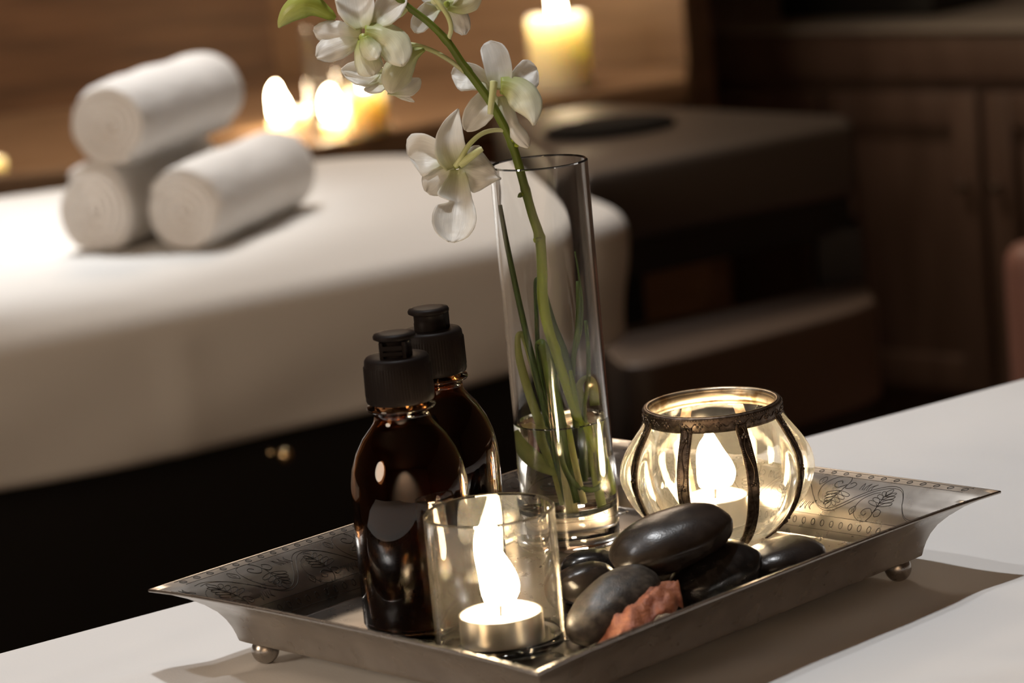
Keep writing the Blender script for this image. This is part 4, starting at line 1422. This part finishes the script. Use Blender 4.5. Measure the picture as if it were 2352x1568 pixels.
def strap(a_):
    """bronze strap in the groove, with a ribbed edge and berry sprigs"""
    bag = Bag()
    w = 0.0029
    n = 44
    zs = [q for q in smooth_path([(0.0225, 0.0012)] + BPROF[1:] + [(0.0322, 0.0630)], n)]

    def pt(i, u, lift):
        r, z = zs[i]
        rr = lobe(r, z, a_) + 0.0005 + lift
        ca, sa = math.cos(a_), math.sin(a_)
        return Vector((rr * ca - u * sa, rr * sa + u * ca, z))
    V_, F_ = [], []
    k = 6
    for i in range(n):
        for (u, l_) in ((-w, -0.0003), (-w, 0.0006), (-w * 0.8, 0.0009), (w * 0.8, 0.0009), (w, 0.0006), (w, -0.0003)):
            V_.append(pt(i, u, l_))
    for i in range(n - 1):
        for q in range(k):
            q2 = (q + 1) % k
            F_.append((i * k + q, i * k + q2, (i + 1) * k + q2, (i + 1) * k + q))
    F_ += [tuple(range(k))[::-1], tuple((n - 1) * k + q for q in range(k))]
    s_ = mesh_obj('strap', V_, F_, M['bronze'], bowl, False)
    # relief
    for i in range(2, n - 1):
        for sg in (-1, 1):
            for f_ in (0.0, 0.5):
                p0 = pt(i, sg * w * 0.92, 0.0009).lerp(pt(min(i + 1, n - 1), sg * w * 0.92, 0.0009), f_)
                p1 = pt(i, sg * w * 0.45, 0.0009).lerp(pt(min(i + 1, n - 1), sg * w * 0.45, 0.0009), f_)
                V2, F2, _ = tube_geo([p0, p1], 0.00020, 4)
                bag.add(V2, F2)
    path_ = [pt(i, 0.0010 * math.sin(i * 0.55), 0.0011) for i in range(2, n - 1)]
    V2, F2, _ = tube_geo(path_, 0.00028, 6)
    bag.add(V2, F2)
    for i0 in (9, 22, 35):
        for (du, di) in ((-0.0009, 0), (0.0009, 0.5), (0.0002, 1.5)):
            c_ = pt(int(i0 + di), du, 0.0011)
            V2, F2 = lathe([(0.00002, 0.0008), (0.0005, 0.0006), (0.0008, 0), (0.0005, -0.0006), (0.00002, -0.0008)], 8)
            bag.add([Vector(v) + c_ for v in V2], F2)
    bag.build('relief', M['bronze'], s_)
    return s_


for k in range(8):
    strap(A0 + k * PI / 4)
# relief on the rim band: beads, ribs and berries
bag = Bag()
for k in range(150):
    a_ = 2 * PI * k / 150
    for z in (0.0613, 0.0664):
        V2, F2 = lathe([(0.00002, 0.00032), (0.0003, 0), (0.00002, -0.00032)], 5)
        bag.add([Vector(v) + Vector((0.0337 * math.cos(a_), 0.0337 * math.sin(a_), z)) for v in V2], F2)
for k in range(24):
    a_ = 2 * PI * k / 24
    for (da, z) in ((-0.03, 0.0635), (0.03, 0.0635), (0.0, 0.0648), (0.0, 0.0624)):
        V2, F2 = lathe([(0.00002, 0.0007), (0.0005, 0.0005), (0.0007, 0), (0.0005, -0.0005), (0.00002, -0.0007)], 8)
        bag.add([Vector(v) + Vector((0.0335 * math.cos(a_ + da), 0.0335 * math.sin(a_ + da), z)) for v in V2], F2)
    V2, F2, _ = tube_geo([Vector((0.0337 * math.cos(a_ + q), 0.0337 * math.sin(a_ + q), 0.0638 + 0.0009 * math.sin(q * 40))) for q in np.linspace(0.05, 0.21, 9)], 0.0003, 5)
    bag.add(V2, F2)
bag.build('rim_relief', M['bronze'], band)
tealight(bw + Vector((-0.001, 0.012, 0.0056)), 0.0150, 0.0125, 0.0205, 0.030, 0.0, 'lit tealight inside the strapped glass bowl')

# ================================================================== MASSAGE STONES
def stone(name, px_, size, rot, m_, label, z=None, seed=1, p3=None):
    """a water-worn pebble: px_ image point of its centre, at height z"""
    bm_ = bmesh.new()
    bmesh.ops.create_icosphere(bm_, subdivisions=5, radius=1.0)
    for v in bm_.verts:
        d_ = v.co.copy()
        e_ = 2.35
        # super-ellipsoid, slightly irregular
        k_ = (abs(d_.x) ** e_ + abs(d_.y) ** e_ + abs(d_.z) ** e_) ** (-1 / e_)
        f_ = 1 + 0.07 * noise.noise(d_ * 1.1 + Vector((seed, seed * 2, 0))) + 0.02 * noise.noise(d_ * 2.6 + Vector((seed, 0, seed)))
        v.co = Vector((d_.x * size[0], d_.y * size[1], d_.z * size[2])) * k_ * f_
    me = bpy.data.meshes.new(name)
    bm_.to_mesh(me); bm_.free()
    for p_ in me.polygons:
        p_.use_smooth = True
    me.materials.append(M[m_])
    o_ = bpy.data.objects.new(name, me)
    COL.objects.link(o_)
    o_.location = p3 if p3 is not None else at(px_[0], px_[1], z)
    o_.rotation_euler = [math.radians(q) for q in rot]
    tag(o_, label, 'stone', 'massage stones on the tray')
    return o_


stone('massage_stone', (1541, 1240), (0.0298, 0.0180, 0.0106), (14, -12, 24), 'stone', 'smooth dark stone lying on top of the pile in front of the glass bowl', FL + 0.0300, 2)
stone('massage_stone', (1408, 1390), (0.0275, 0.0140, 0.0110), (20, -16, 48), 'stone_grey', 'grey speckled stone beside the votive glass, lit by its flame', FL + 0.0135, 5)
stone('massage_stone', (1642, 1322), (0.0235, 0.0155, 0.0115), (10, -14, 34), 'stone_wet', 'glossy black stone by the near tray wall, right of the dried petal', FL + 0.0118, 8)
stone('massage_stone', (1345, 1340), (0.0150, 0.0120, 0.0095), (0, 0, 30), 'stone', 'small dark grey stone half hidden behind the votive glass', FL + 0.0092, 11)
stone('massage_stone', (1355, 1305), (0.0140, 0.0110, 0.0085), (0, 0, 10), 'stone_wet', 'small wet shiny stone right in front of the vase foot', FL + 0.0084, 14)
stone('massage_stone', (1560, 1305), (0.0200, 0.0120, 0.0085), (0, 0, 40), 'stone', 'dark stone wedged under the top stone of the pile', FL + 0.0083, 17)
stone('massage_stone', (1798, 1284), (0.0205, 0.0180, 0.0085), (0, -4, 30), 'stone', 'flat dark stone at the foot of the glass bowl on its right', FL + 0.0085, 20)

# ================================================================== DRIED PETAL
V, F, U = [], [], []
lp_ = [(1356, 1472, 6, 0.003), (1388, 1448, 40, 0.007), (1432, 1422, 56, 0.011), (1480, 1396, 52, 0.014), (1524, 1372, 60, 0.015), (1560, 1358, 44, 0.014)]
path = smooth_path(lp_, 40)
for i, q in enumerate(path):
    tx = path[min(i + 1, 39)] - path[max(i - 1, 0)]
    l_ = math.hypot(tx[0], tx[1])
    nx, ny = -tx[1] / l_, tx[0] / l_
    rag = 1 + 0.45 * fbm(i * 0.13, 2.0, 7.0, 1.0)
    for j in range(13):
        u = -1 + 2 * j / 12
        hz = q[3] + 0.0045 * (1 - u * u) - 0.0035 * (u > 0) * u + 0.0030 * fbm(i * 0.10, u * 1.2, 3.3, 1.6)
        c_ = at(q[0] + nx * q[2] * 0.42 * u * rag, q[1] + ny * q[2] * 0.42 * u * rag, FL + q[3])
        V.append(Vector((c_.x, c_.y, max(FL + 0.0008, FL + hz))))
        U.append((i / 39, j / 12))
for i in range(39):
    for j in range(12):
        F.append((i * 13 + j, i * 13 + j + 1, (i + 1) * 13 + j + 1, (i + 1) * 13 + j))
o = mesh_obj('dried_petal', V, F, M['dry_leaf'], None, True, U)
sd = o.modifiers.new('flesh', 'SOLIDIFY'); sd.thickness = 0.0008; sd.offset = 0
tag(o, 'crumpled red-brown dried petal lying among the stones by the near tray wall', 'petal')
